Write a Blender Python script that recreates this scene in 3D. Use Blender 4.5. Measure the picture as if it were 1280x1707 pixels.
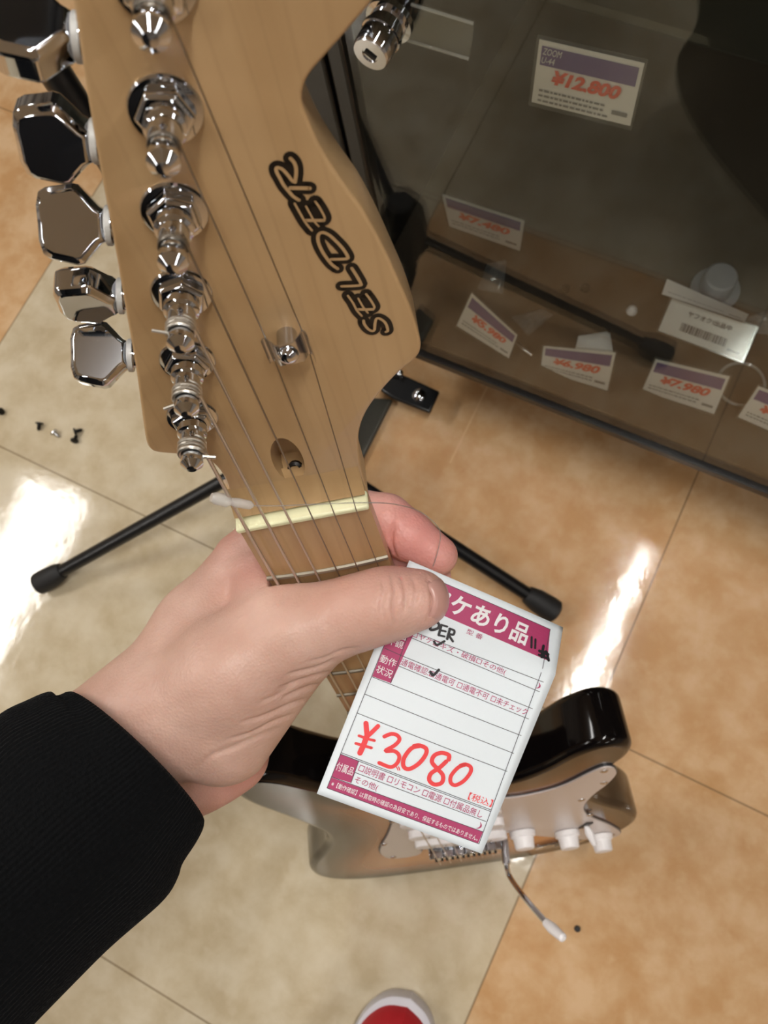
import bpy, bmesh, math, random
import numpy as np
import openvdb
from mathutils import Vector, Matrix, geometry

for _o in list(bpy.data.objects):
    bpy.data.objects.remove(_o)
SC = bpy.context.scene
COL = SC.collection

# ------------------------------------------------------------------ camera
IW, IH, FPX = 1280.0, 1707.0, 1400.0
CAMZ = 1.03
RX = np.array([0.89153258, 0.39878322, -0.21480596])      # world axes seen in camera space (x right, y down, z forward)
RY = np.array([0.43881552, -0.87797268, 0.19132411])
RZ = np.array([-0.11229692, -0.26483187, -0.95773351])
RW = np.stack([RX, RY, RZ])
CPOS = np.array([0.0, 0.0, CAMZ])
cam_data = bpy.data.cameras.new('camera')
cam = bpy.data.objects.new('camera', cam_data)
COL.objects.link(cam)
right, down, fwd = RW[:, 0], RW[:, 1], RW[:, 2]
cam.matrix_world = Matrix(((right[0], -down[0], -fwd[0], 0), (right[1], -down[1], -fwd[1], 0),
                           (right[2], -down[2], -fwd[2], CAMZ), (0, 0, 0, 1)))
cam_data.sensor_fit = 'VERTICAL'
cam_data.sensor_height = 36.0
cam_data.lens = FPX / IH * 36.0
cam_data.clip_start = 0.01
cam_data.dof.use_dof = True
cam_data.dof.focus_distance = 0.285
cam_data.dof.aperture_fstop = 26.0
SC.camera = cam

# ------------------------------------------------------------------ world, lights, exposure
SC.view_settings.view_transform = 'Standard'
SC.view_settings.look = 'None'
SC.view_settings.gamma = 1.0
SC.view_settings.use_curve_mapping = False
SC.view_settings.exposure = 0.0
SC.cycles.sample_clamp_indirect = 0.0
SC.cycles.blur_glossy = 0.05
world = bpy.data.worlds.new('world')
SC.world = world
world.use_nodes = True
world.node_tree.nodes['Background'].inputs[0].default_value = (0.62, 0.66, 0.68, 1)
world.node_tree.nodes['Background'].inputs[1].default_value = 0.24
CEIL = 2.72
def tube_light(name, x, y, sx, sy, power):
    l = bpy.data.lights.new(name, 'AREA')
    l.shape = 'RECTANGLE'; l.size = sx; l.size_y = sy
    l.energy = power; l.color = (1.0, 0.975, 0.935)
    o = bpy.data.objects.new(name, l); COL.objects.link(o)
    o.location = (x, y, 2.60)
LAMPS = [(0.285, 0.28, 0.062, 1.22, 31), (-2.28, -0.42, 0.34, 1.2, 36), (2.85, 0.2, 0.10, 1.22, 22),
         (0.285, -2.2, 0.10, 1.22, 14), (-2.28, -2.6, 0.3, 1.22, 24), (2.85, -2.2, 0.10, 1.22, 18), (-2.28, 2.2, 0.20, 1.22, 24)]
for lx, ly, sx, sy, pw in LAMPS:
    tube_light('fluorescent_light', lx, ly, sx, sy, pw)

# ------------------------------------------------------------------ helpers
def ray(px, py):
    return RW @ np.array([(px - IW / 2) / FPX, (py - IH / 2) / FPX, 1.0])
def at(px, py, d):                       # pixel and distance along the optical axis -> world point
    return CPOS + ray(px, py) * d
def on_z(px, py, z):
    r = ray(px, py); return CPOS + r * ((z - CAMZ) / r[2])
def on_y(px, py, y):
    r = ray(px, py); return CPOS + r * (y / r[1])
def srgb(r, g, b):
    f = lambda c: (c / 255) / 12.92 if c / 255 <= 0.04045 else ((c / 255 + 0.055) / 1.055) ** 2.4
    return (f(r), f(g), f(b), 1.0)
def mat(name, col=(0.5, 0.5, 0.5, 1), rough=0.5, metal=0.0, **kw):
    m = bpy.data.materials.new(name); m.use_nodes = True
    b = m.node_tree.nodes['Principled BSDF']
    b.inputs['Base Color'].default_value = col
    b.inputs['Roughness'].default_value = rough
    b.inputs['Metallic'].default_value = metal
    for k, v in kw.items():
        b.inputs[k].default_value = v
    return m
def nodes(m):
    nt = m.node_tree
    return nt, nt.nodes['Principled BSDF'], lambda t, **k: _nn(nt, t, k)
def _nn(nt, t, k):
    n = nt.nodes.new(t)
    for a, v in k.items():
        if a.startswith('i_'): n.inputs[int(a[2:])].default_value = v
        else: setattr(n, a, v)
    return n
def link_obj(name, me, m=None, parent=None, smooth=True, label=None, kind=None):
    if m is not None: me.materials.append(m)
    if smooth:
        for p in me.polygons: p.use_smooth = True
    o = bpy.data.objects.new(name, me); COL.objects.link(o)
    if parent is not None: o.parent = parent
    if label: o['label'] = label
    if kind: o['kind'] = kind
    return o
def tag(o, label, cat, group=None, kind=None):
    o['label'] = label; o['category'] = cat
    if group: o['group'] = group
    if kind: o['kind'] = kind
    return o
def empty(name, loc, label, cat, group=None):
    o = bpy.data.objects.new(name, None); COL.objects.link(o); o.location = Vector(loc)
    o.empty_display_size = 0.02
    return tag(o, label, cat, group)

class MB:                                # mesh collector; off = offset subtracted from every vertex
    def __init__(s, off=(0, 0, 0)):
        s.v = []; s.f = []; s.off = np.array(off, float)
    def add(s, vs, fs):
        b = len(s.v)
        s.v += [tuple(np.array(p, float) - s.off) for p in vs]
        s.f += [tuple(i + b for i in f) for f in fs]
        return s
    def box(s, lo, hi):
        x0, y0, z0 = lo; x1, y1, z1 = hi
        return s.add([(x0, y0, z0), (x1, y0, z0), (x1, y1, z0), (x0, y1, z0), (x0, y0, z1), (x1, y0, z1), (x1, y1, z1), (x0, y1, z1)],
                     [(0, 3, 2, 1), (4, 5, 6, 7), (0, 1, 5, 4), (1, 2, 6, 5), (2, 3, 7, 6), (3, 0, 4, 7)])
    def obox(s, c, ax, ay, az):          # oriented box from half axes
        c, ax, ay, az = [np.array(q, float) for q in (c, ax, ay, az)]
        vs = [c + i * ax + j * ay + k * az for k in (-1, 1) for (i, j) in ((-1, -1), (1, -1), (1, 1), (-1, 1))]
        return s.add(vs, [(0, 3, 2, 1), (4, 5, 6, 7), (0, 1, 5, 4), (1, 2, 6, 5), (2, 3, 7, 6), (3, 0, 4, 7)])
    def tube(s, pts, r, n=10, cap=True, ell=None):
        pts = [np.array(p, float) for p in pts]; N = len(pts)
        rs = r if hasattr(r, '__len__') else [r] * N
        up = None; vs = []; fs = []
        for i, p in enumerate(pts):
            t = pts[min(i + 1, N - 1)] - pts[max(i - 1, 0)]; t = t / (np.linalg.norm(t) + 1e-12)
            if up is None:
                a = np.array([0, 0, 1.0]) if abs(t[2]) < 0.9 else np.array([1.0, 0, 0])
                up = np.cross(np.cross(t, a), t)
            up = up - t * (up @ t); up /= np.linalg.norm(up) + 1e-12
            sd = np.cross(t, up)
            for k in range(n):
                a = 2 * math.pi * k / n
                vs.append(p + rs[i] * (math.cos(a) * up + math.sin(a) * sd))
        for i in range(N - 1):
            for k in range(n):
                k2 = (k + 1) % n
                fs.append((i * n + k, i * n + k2, (i + 1) * n + k2, (i + 1) * n + k))
        if cap:
            fs.append(tuple(range(n - 1, -1, -1))); fs.append(tuple((N - 1) * n + k for k in range(n)))
        return s.add(vs, fs)
    def lathe(s, o, axis, prof, n=24, xdir=None):    # prof: (radius, height) along axis from o
        o = np.array(o, float); ax = np.array(axis, float); ax /= np.linalg.norm(ax)
        a = np.array(xdir, float) if xdir is not None else (np.array([1.0, 0, 0]) if abs(ax[0]) < 0.8 else np.array([0, 1.0, 0]))
        u = a - ax * (a @ ax); u /= np.linalg.norm(u); w = np.cross(ax, u)
        vs = []; fs = []
        for r, h in prof:
            for k in range(n):
                t = 2 * math.pi * k / n
                vs.append(o + ax * h + r * (math.cos(t) * u + math.sin(t) * w))
        for i in range(len(prof) - 1):
            for k in range(n):
                k2 = (k + 1) % n
                fs.append((i * n + k, i * n + k2, (i + 1) * n + k2, (i + 1) * n + k))
        fs.append(tuple(range(n - 1, -1, -1))); fs.append(tuple((len(prof) - 1) * n + k for k in range(n)))
        return s.add(vs, fs)
    def prism(s, poly, z0, z1):
        n = len(poly)
        vs = [(x, y, z0) for x, y in poly] + [(x, y, z1) for x, y in poly]
        fs = [tuple(range(n - 1, -1, -1)), tuple(range(n, 2 * n))] + [(i, (i + 1) % n, n + (i + 1) % n, n + i) for i in range(n)]
        return s.add(vs, fs)
    def mesh(s, name='m', fix=True):
        me = bpy.data.meshes.new(name); me.from_pydata(s.v, [], s.f); me.update()
        if fix:
            bm = bmesh.new(); bm.from_mesh(me)
            bmesh.ops.recalc_face_normals(bm, faces=bm.faces); bm.to_mesh(me); bm.free()
        return me
    def build(s, name, m, parent=None, smooth=True, bevel=0, seg=2, label=None, kind=None, auto=True):
        o = link_obj(name, s.mesh(name), m, parent, smooth, label, kind)
        if bevel:
            md = o.modifiers.new('bevel', 'BEVEL'); md.width = bevel; md.segments = seg; md.limit_method = 'ANGLE'; md.angle_limit = math.radians(35)
        if smooth and auto:
            sharpen(o)
        return o
def sharpen(o, deg=38):
    me = o.data; bm = bmesh.new(); bm.from_mesh(me)
    for e in bm.edges:
        if len(e.link_faces) == 2 and e.calc_face_angle(0) > math.radians(deg): e.smooth = False
    bm.to_mesh(me); bm.free()
def bake(o):                             # apply modifiers without operators
    dg = bpy.context.evaluated_depsgraph_get(); dg.update()
    me = bpy.data.meshes.new_from_object(o.evaluated_get(dg))
    o.modifiers.clear(); o.data = me
    return o
def catmull(P, k=8, closed=False):
    P = [np.array(p, float) for p in P]; n = len(P); out = []
    rng = range(n) if closed else range(n - 1)
    for i in rng:
        if closed: a, b, c, d = P[(i - 1) % n], P[i], P[(i + 1) % n], P[(i + 2) % n]
        else: a, b, c, d = P[max(i - 1, 0)], P[i], P[i + 1], P[min(i + 2, n - 1)]
        for j in range(k):
            t = j / k
            out.append(0.5 * ((2 * b) + (-a + c) * t + (2 * a - 5 * b + 4 * c - d) * t * t + (-a + 3 * b - 3 * c + d) * t ** 3))
    if not closed: out.append(P[-1])
    return out
def stroke2d(pts, w, smooth=True, k=6):  # flat round-capped brush stroke -> (verts2d, faces)
    p = catmull(pts, k) if smooth and len(pts) > 2 else [np.array(q, float) for q in pts]
    vs = []; fs = []; N = len(p); L = []; Rr = []
    for i in range(N):
        t = p[min(i + 1, N - 1)] - p[max(i - 1, 0)]; t /= np.linalg.norm(t) + 1e-12
        nn = np.array([-t[1], t[0]])
        L.append(p[i] + nn * w / 2); Rr.append(p[i] - nn * w / 2)
    vs = L + Rr
    fs = [(i, i + 1, N + i + 1, N + i) for i in range(N - 1)]
    for q in (p[0], p[-1]):
        b = len(vs); vs += [q + w / 2 * np.array([math.cos(a), math.sin(a)]) for a in np.linspace(0, 2 * math.pi, 13)[:-1]]
        fs.append(tuple(range(b, b + 12)))
    return vs, fs
_TXT = {}
def text2d(body, bold=0.0, shear=0.0):   # glyph outlines as a flat mesh in a 1x1 box: verts normalised, faces
    key = (body, bold, shear)
    if key not in _TXT:
        cu = bpy.data.curves.new('t', 'FONT'); cu.body = body; cu.size = 1.0; cu.offset = bold; cu.shear = shear
        cu.resolution_u = 3
        o = bpy.data.objects.new('t', cu); COL.objects.link(o)
        dg = bpy.context.evaluated_depsgraph_get(); dg.update()
        me = bpy.data.meshes.new_from_object(o.evaluated_get(dg))
        v = np.array([x.co[:2] for x in me.vertices]); f = [tuple(p.vertices) for p in me.polygons]
        bpy.data.objects.remove(o); bpy.data.curves.remove(cu); bpy.data.meshes.remove(me)
        lo, hi = v.min(0), v.max(0)
        _TXT[key] = ((v - lo) / (hi - lo), f)
    return _TXT[key]
TAG_TEXTS = [('ワケあり品', (11.29, 8.31), (47.53, 8.61), 7.65, 'white', 0.03), ('型 番', (26.62, 15.64), (32.43, 15.7), 1.97, 'mag', 0), ('商品', (2.25, 27.11), (8.54, 26.39), 2.84, 'white', 0), ('外観', (2.89, 29.89), (8.67, 29.66), 2.84, 'white', 0), ('動作', (3.07, 36.95), (8.78, 36.77), 2.95, 'white', 0), ('状況', (3.18, 40.88), (8.84, 40.95), 2.95, 'white', 0), ('□ヤケ□キズ・破損□その他(', (9.97, 24.51), (44.41, 24.41), 2.62, 'mag', 0), (')', (56.27, 24.28), (57.64, 24.44), 2.41, 'mag', 0), ('通電確認:□通電可 □通電不可 □未チェック', (10.03, 35.21), (56.87, 35.17), 2.62, 'mag', 0), ('【税込】', (48.94, 71.79), (57.65, 71.49), 2.84, 'red', 0.02), ('付属品', (2.78, 78.38), (8.91, 78.3), 3.06, 'white', 0), ('□説明書 □リモコン □電源 □付属品無し', (10.13, 76.1), (56.01, 76.59), 2.84, 'mag', 0), ('その他(', (10.31, 80.68), (18.8, 80.72), 2.84, 'mag', 0), (')', (55.84, 80.65), (57.23, 80.87), 2.62, 'mag', 0), ('※【動作確認】は買取時の確認の為目安であり、保証するものではありません。', (3.4, 84.75), (57.7, 85.3), 1.97, 'white', 0)]
TAG_BOXES = [[(3.57, 2.68), (55.35, 2.76), (57.11, 14.16), (3.39, 13.73)], [(2.79, 20.2), (10.72, 20.1), (9.54, 43.93), (2.78, 44.17)], [(2.44, 74.12), (9.24, 74.03), (9.53, 82.26), (2.52, 82.68)], [(2.59, 82.87), (58.37, 82.34), (58.35, 86.97), (2.52, 86.95)]]
TAG_LINES = [((2.64, 34.31), (2.5, 86.87)), ((55.35, 2.76), (58.67, 86.95)), ((3.57, 2.68), (2.64, 34.31)), ((8.76, 23.6), (57.94, 22.28)), ((9.27, 25.9), (58.05, 26.22)), ((9.31, 33.27), (58.03, 33.16)), ((9.59, 37.14), (58.07, 37.3)), ((2.82, 44.38), (57.91, 44.11)), ((2.74, 51.09), (57.81, 51.31)), ((2.7, 58.38), (58.1, 58.45)), ((2.69, 73.5), (57.97, 73.82)), ((2.75, 74.06), (58.05, 74.4)), ((9.59, 78.32), (57.95, 78.43)), ((3.27, 33.11), (9.31, 33.27)), ((2.52, 82.68), (58.37, 82.34)), ((3.57, 2.68), (55.35, 2.76)), ((8.76, 23.6), (9.42, 43.98)), ((9.19, 73.9), (9.53, 82.26)), ((2.5, 86.87), (58.67, 86.95))]
TAG_RED = [([(6.71, 60.62), (7.58, 62.45), (8.62, 64.58)], 1.78), ([(10.85, 59.97), (9.79, 62.62), (8.74, 64.89)], 1.5), ([(8.62, 64.58), (8.68, 67.86), (8.55, 71.22)], 1.91), ([(6.06, 65.65), (9.51, 65.53), (11.57, 65.26)], 0.96), ([(6.05, 68.58), (9.18, 68.31), (11.52, 68.08)], 1.02), ([(14.19, 62.62), (15.94, 60.92), (17.97, 60.52), (19.37, 61.71), (18.54, 64.27), (16.37, 67.25), (19.25, 66.2), (21.42, 67.23), (21.64, 69.89), (20.04, 72.03), (15.96, 72.07)], 1.37), ([(26.65, 61.13), (24.27, 63.08), (23.2, 67.24), (24.14, 70.13), (26.27, 70.3), (28.59, 67.25), (29.64, 63.39), (28.98, 61.27), (26.6, 61.0), (24.85, 61.87)], 1.5), ([(37.64, 62.03), (37.05, 60.47), (34.46, 60.65), (32.51, 62.5), (32.61, 65.0), (35.16, 66.58), (37.84, 68.11), (38.47, 70.72), (36.41, 72.31), (34.15, 71.5), (33.83, 69.0), (35.76, 65.96), (37.1, 63.0)], 1.5), ([(43.62, 61.6), (41.73, 63.51), (40.57, 67.15), (41.34, 69.55), (43.22, 69.85), (45.31, 67.34), (46.33, 63.67), (45.64, 61.68), (43.57, 61.47), (42.21, 62.56)], 1.37), ([(22.0, 71.23), (22.89, 72.13)], 0.34), ([(22.63, 70.89), (23.42, 71.91)], 0.34)]
TAG_BLACK = [([(12.7, 19.67), (13.98, 19.46)], 0.96), ([(14.69, 17.34), (15.03, 20.44), (17.21, 18.96), (16.89, 17.22), (14.64, 17.21)], 0.96), ([(17.96, 17.32), (18.37, 21.14)], 0.89), ([(17.96, 17.32), (19.91, 17.03)], 0.75), ([(18.2, 19.25), (20.07, 18.92)], 0.75), ([(18.37, 21.14), (20.3, 20.79)], 0.75), ([(21.07, 17.39), (21.49, 21.21)], 0.89), ([(20.95, 17.44), (22.66, 17.41), (22.83, 18.94), (21.37, 19.44), (23.56, 21.24)], 0.82), ([(48.83, 8.35), (49.9, 11.96)], 0.82), ([(50.5, 8.57), (51.31, 11.71)], 0.82), ([(53.16, 12.01), (56.74, 11.93)], 1.09), ([(54.25, 9.67), (54.65, 13.97), (55.74, 11.25), (57.38, 13.9)], 1.09), ([(53.35, 13.42), (56.99, 13.47)], 0.82), ([(17.73, 23.97), (19.09, 24.68), (20.91, 22.41)], 0.82), ([(20.44, 34.83), (21.73, 35.51), (22.79, 32.85)], 0.89), ([(20.32, 34.51), (21.93, 35.13), (22.63, 33.36)], 0.61)]
LOGO = [([(27.48, 110.49), (26.57, 111.64), (25.91, 113.19), (25.37, 114.7), (25.07, 116.4), (24.82, 117.79), (24.91, 118.76), (25.45, 118.84), (26.18, 118.11), (26.83, 116.63), (27.3, 115.3), (27.77, 114.85)], 0.74), ([(27.77, 114.85), (28.46, 116.62), (28.79, 118.12), (28.69, 119.31), (28.25, 120.26)], 0.77), ([(26.53, 113.73), (28.41, 113.23), (30.3, 112.71)], 0.88), ([(26.42, 109.91), (26.9, 107.27), (27.46, 104.61), (28.27, 102.36)], 0.51), ([(28.52, 108.66), (28.95, 106.44), (29.38, 104.41), (29.93, 103.07)], 0.45), ([(30.68, 109.32), (31.29, 107.3), (31.68, 105.01), (31.32, 104.28)], 0.51), ([(27.5, 105.27), (29.47, 104.76), (31.32, 104.28)], 0.81), ([(31.44, 90.62), (30.44, 92.16), (29.66, 94.34), (29.1, 96.77), (28.92, 99.22), (29.37, 100.88), (30.42, 101.27), (31.66, 100.19), (32.83, 98.03), (33.75, 95.89), (34.36, 93.45), (33.83, 92.91), (30.62, 93.64)], 0.77), ([(34.6, 89.94), (35.28, 87.25), (35.72, 85.05), (35.32, 84.44), (31.27, 85.27)], 0.75), ([(32.07, 82.08), (32.76, 79.61), (33.26, 76.83), (34.06, 74.75)], 0.54), ([(34.28, 80.59), (34.9, 77.6), (35.68, 75.33)], 0.49), ([(36.35, 81.4), (37.1, 79.01), (37.53, 76.87), (37.04, 76.19)], 0.58), ([(33.4, 77.2), (35.32, 76.63), (37.04, 76.19)], 0.82), ([(38.89, 67.83), (39.42, 68.22), (39.29, 70.74), (38.36, 72.49), (37.4, 72.93), (36.73, 71.46), (36.21, 69.35), (35.47, 69.13), (34.62, 70.35), (34.15, 71.98), (34.18, 73.14)], 0.71)]
# ------------------------------------------------------------------ materials
def mat_floor():
    m = mat('floor_tile', rough=0.075); nt, b, N = nodes(m); L = nt.links.new
    tc = N('ShaderNodeTexCoord'); sp = N('ShaderNodeSeparateXYZ'); L(tc.outputs['Object'], sp.inputs[0])
    def math_(op, a, c):
        n = N('ShaderNodeMath', operation=op)
        for i, q in enumerate((a, c)):
            if isinstance(q, (int, float)): n.inputs[i].default_value = q
            else: L(q, n.inputs[i])
        return n.outputs[0]
    X, Y = sp.outputs[0], sp.outputs[1]
    rightm = math_('GREATER_THAN', X, 0.104)
    mid = math_('MULTIPLY', math_('GREATER_THAN', X, -0.36), math_('GREATER_THAN', Y, 0.069))
    left = math_('LESS_THAN', X, -0.848)
    om = math_('MAXIMUM', math_('MAXIMUM', rightm, mid), left)
    def mottled(base, light, dark, w):
        n1 = N('ShaderNodeTexNoise'); n1.inputs['Scale'].default_value = 19; n1.inputs['Detail'].default_value = 5; n1.inputs['Roughness'].default_value = 0.6; n1.inputs['Distortion'].default_value = 0.15
        mp = N('ShaderNodeMapping'); mp.inputs[1].default_value = (w, w * 2, 0); L(tc.outputs['Object'], mp.inputs[0]); L(mp.outputs[0], n1.inputs['Vector'])
        cr = N('ShaderNodeValToRGB'); L(n1.outputs[0], cr.inputs[0])
        e = cr.color_ramp.elements; e[0].position = 0.36; e[0].color = dark; e[1].position = 0.66; e[1].color = light
        x = e.new(0.5); x.color = base
        n2 = N('ShaderNodeTexNoise'); n2.inputs['Scale'].default_value = 34; n2.inputs['Detail'].default_value = 4; L(mp.outputs[0], n2.inputs['Vector'])
        c2 = N('ShaderNodeValToRGB'); L(n2.outputs[0], c2.inputs[0]); c2.color_ramp.elements[0].position = 0.57; c2.color_ramp.elements[1].position = 0.70
        c2.color_ramp.elements[1].color = (0.55, 0.55, 0.55, 1)
        mx = N('ShaderNodeMix', data_type='RGBA'); L(c2.outputs[0], mx.inputs[0]); L(cr.outputs[0], mx.inputs[6]); mx.inputs[7].default_value = light
        return mx.outputs[2]
    beige = mottled(srgb(200, 186, 158), srgb(210, 198, 173), srgb(189, 173, 143), 3.0)
    orange = mottled(srgb(203, 165, 122), srgb(214, 181, 142), srgb(194, 152, 106), 0.0)
    mx = N('ShaderNodeMix', data_type='RGBA'); L(om, mx.inputs[0]); L(beige, mx.inputs[6]); L(orange, mx.inputs[7])
    def seam(coord, pos, w): return math_('LESS_THAN', math_('ABSOLUTE', math_('SUBTRACT', coord, pos), 0), w)
    sm = None
    for cc, pos in ((X, 0.104), (X, -0.848), (X, -0.36), (X, 0.389), (X, 0.674), (Y, 0.069), (Y, -0.409), (Y, 0.547), (Y, -0.887), (X, -1.133)):
        k = seam(cc, pos, 0.0011); sm = k if sm is None else math_('MAXIMUM', sm, k)
    sm = math_('MULTIPLY', sm, 0.62)
    m2 = N('ShaderNodeMix', data_type='RGBA'); L(sm, m2.inputs[0]); L(mx.outputs[2], m2.inputs[6]); m2.inputs[7].default_value = srgb(110, 88, 62)
    lite = math_('MULTIPLY', math_('MULTIPLY', seam(X, -0.182, 0.0014), math_('GREATER_THAN', Y, 0.30)), 0.5)
    m3 = N('ShaderNodeMix', data_type='RGBA'); L(lite, m3.inputs[0]); L(m2.outputs[2], m3.inputs[6]); m3.inputs[7].default_value = srgb(225, 190, 150)
    L(m3.outputs[2], b.inputs['Base Color'])
    nb = N('ShaderNodeTexNoise'); nb.inputs['Scale'].default_value = 26; nb.inputs['Detail'].default_value = 3; L(tc.outputs['Object'], nb.inputs['Vector'])
    bp = N('ShaderNodeBump'); bp.inputs['Strength'].default_value = 0.10; bp.inputs['Distance'].default_value = 0.0025; L(nb.outputs[0], bp.inputs['Height']); L(bp.outputs[0], b.inputs['Normal'])
    return m
def mat_wood(name, base, dark, light, scale, axis=1, rough=0.32, coat=0.4):
    m = mat(name, rough=rough); nt, b, N = nodes(m); L = nt.links.new
    tc = N('ShaderNodeTexCoord'); mp = N('ShaderNodeMapping'); s = [1.0, 1.0, 1.0]; s[axis] = 0.12
    mp.inputs[3].default_value = s; L(tc.outputs['Object'], mp.inputs[0])
    n1 = N('ShaderNodeTexNoise'); n1.inputs['Scale'].default_value = scale; n1.inputs['Detail'].default_value = 5; n1.inputs['Distortion'].default_value = 0.4; L(mp.outputs[0], n1.inputs['Vector'])
    cr = N('ShaderNodeValToRGB'); L(n1.outputs[0], cr.inputs[0]); e = cr.color_ramp.elements
    e[0].position = 0.3; e[0].color = dark; e[1].position = 0.72; e[1].color = light; x = e.new(0.52); x.color = base
    wv = N('ShaderNodeTexWave', bands_direction='X'); wv.inputs['Scale'].default_value = scale * 0.9; wv.inputs['Distortion'].default_value = 9; wv.inputs['Detail'].default_value = 2; wv.inputs['Detail Scale'].default_value = 0.7
    L(mp.outputs[0], wv.inputs['Vector'])
    c2 = N('ShaderNodeValToRGB'); L(wv.outputs[0], c2.inputs[0]); c2.color_ramp.elements[0].position = 0.90; c2.color_ramp.elements[1].position = 1.0; c2.color_ramp.elements[1].color = (0.14, 0.14, 0.14, 1)
    mx = N('ShaderNodeMix', data_type='RGBA'); L(c2.outputs[0], mx.inputs[0]); L(cr.outputs[0], mx.inputs[6]); mx.inputs[7].default_value = tuple(0.72 * c for c in dark[:3]) + (1,)
    L(mx.outputs[2], b.inputs['Base Color'])
    b.inputs['Coat Weight'].default_value = coat; b.inputs['Coat Roughness'].default_value = 0.15
    return m
def mat_skin():
    m = mat('skin', rough=0.46); nt, b, N = nodes(m); L = nt.links.new
    b.inputs['Subsurface Weight'].default_value = 0.22; b.inputs['Subsurface Radius'].default_value = (1.0, 0.36, 0.2); b.inputs['Subsurface Scale'].default_value = 0.004
    tc = N('ShaderNodeTexCoord')
    n1 = N('ShaderNodeTexNoise'); n1.inputs['Scale'].default_value = 45; n1.inputs['Detail'].default_value = 4; L(tc.outputs['Object'], n1.inputs['Vector'])
    cr = N('ShaderNodeValToRGB'); L(n1.outputs[0], cr.inputs[0]); e = cr.color_ramp.elements
    e[0].position = 0.32; e[0].color = srgb(196, 156, 140); e[1].position = 0.7; e[1].color = srgb(212, 177, 162)
    at_ = N('ShaderNodeAttribute', attribute_name='pink')
    mx = N('ShaderNodeMix', data_type='RGBA'); L(at_.outputs['Fac'], mx.inputs[0]); L(cr.outputs[0], mx.inputs[6]); mx.inputs[7].default_value = srgb(226, 142, 138)
    L(mx.outputs[2], b.inputs['Base Color'])
    vo = N('ShaderNodeTexVoronoi'); vo.inputs['Scale'].default_value = 900; L(tc.outputs['Object'], vo.inputs['Vector'])
    n2 = N('ShaderNodeTexNoise'); n2.inputs['Scale'].default_value = 320; n2.inputs['Detail'].default_value = 3; L(tc.outputs['Object'], n2.inputs['Vector'])
    ad = N('ShaderNodeMath', operation='ADD'); L(vo.outputs[0], ad.inputs[0]); L(n2.outputs[0], ad.inputs[1])
    bp = N('ShaderNodeBump'); bp.inputs['Strength'].default_value = 0.22; bp.inputs['Distance'].default_value = 0.0006; L(ad.outputs[0], bp.inputs['Height']); L(bp.outputs[0], b.inputs['Normal'])
    return m
def mat_glass(name, tint=(1, 1, 1, 1), boost=0.05, rough=0.0, haze=0.0):
    m = bpy.data.materials.new(name); m.use_nodes = True; nt = m.node_tree; nt.nodes.clear(); L = nt.links.new
    N = lambda t, **k: _nn(nt, t, k)
    out = N('ShaderNodeOutputMaterial'); tr = N('ShaderNodeBsdfTransparent'); tr.inputs[0].default_value = tint
    gl = N('ShaderNodeBsdfGlossy'); gl.inputs['Roughness'].default_value = rough
    lw = N('ShaderNodeLayerWeight'); lw.inputs[0].default_value = 0.5
    pw = N('ShaderNodeMath', operation='POWER'); L(lw.outputs['Facing'], pw.inputs[0]); pw.inputs[1].default_value = 5.0
    ml = N('ShaderNodeMath', operation='MULTIPLY_ADD'); L(pw.outputs[0], ml.inputs[0]); ml.inputs[1].default_value = 1.0 - boost; ml.inputs[2].default_value = boost
    mx = N('ShaderNodeMixShader'); L(ml.outputs[0], mx.inputs[0]); L(tr.outputs[0], mx.inputs[1]); L(gl.outputs[0], mx.inputs[2])
    last = mx
    if haze:
        df = N('ShaderNodeBsdfDiffuse'); df.inputs[0].default_value = (0.8, 0.8, 0.8, 1)
        m2 = N('ShaderNodeMixShader'); m2.inputs[0].default_value = haze; L(mx.outputs[0], m2.inputs[1]); L(df.outputs[0], m2.inputs[2]); last = m2
    L(last.outputs[0], out.inputs[0])
    return m
def mat_body():
    m = mat('sunburst_lacquer', rough=0.12); nt, b, N = nodes(m); L = nt.links.new
    a = N('ShaderNodeAttribute', attribute_name='edge'); cr = N('ShaderNodeValToRGB'); L(a.outputs['Fac'], cr.inputs[0]); e = cr.color_ramp.elements
    e[0].position = 0.0; e[0].color = (0.004, 0.003, 0.003, 1); e[1].position = 1.0; e[1].color = srgb(212, 142, 80)
    for p_, c_ in ((0.10, (0.006, 0.004, 0.003, 1)), (0.26, srgb(84, 48, 30)), (0.52, srgb(166, 104, 58))):
        x = e.new(p_); x.color = c_
    L(cr.outputs[0], b.inputs['Base Color']); b.inputs['IOR'].default_value = 1.38
    return m
def mat_knit():
    m = mat('black_knit', srgb(12, 12, 14), 0.95); nt, b, N = nodes(m); L = nt.links.new
    b.inputs['Sheen Weight'].default_value = 0.03; b.inputs['Sheen Roughness'].default_value = 0.5; b.inputs['Specular IOR Level'].default_value = 0.1
    tc = N('ShaderNodeTexCoord'); n = N('ShaderNodeTexNoise'); n.inputs['Scale'].default_value = 700; n.inputs['Detail'].default_value = 2; L(tc.outputs['Object'], n.inputs['Vector'])
    bp = N('ShaderNodeBump'); bp.inputs['Strength'].default_value = 0.6; bp.inputs['Distance'].default_value = 0.001; L(n.outputs[0], bp.inputs['Height']); L(bp.outputs[0], b.inputs['Normal'])
    cr = N('ShaderNodeValToRGB'); L(n.outputs[0], cr.inputs[0]); cr.color_ramp.elements[0].color = srgb(5, 6, 7); cr.color_ramp.elements[1].color = srgb(16, 17, 19); L(cr.outputs[0], b.inputs['Base Color'])
    return m
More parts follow.
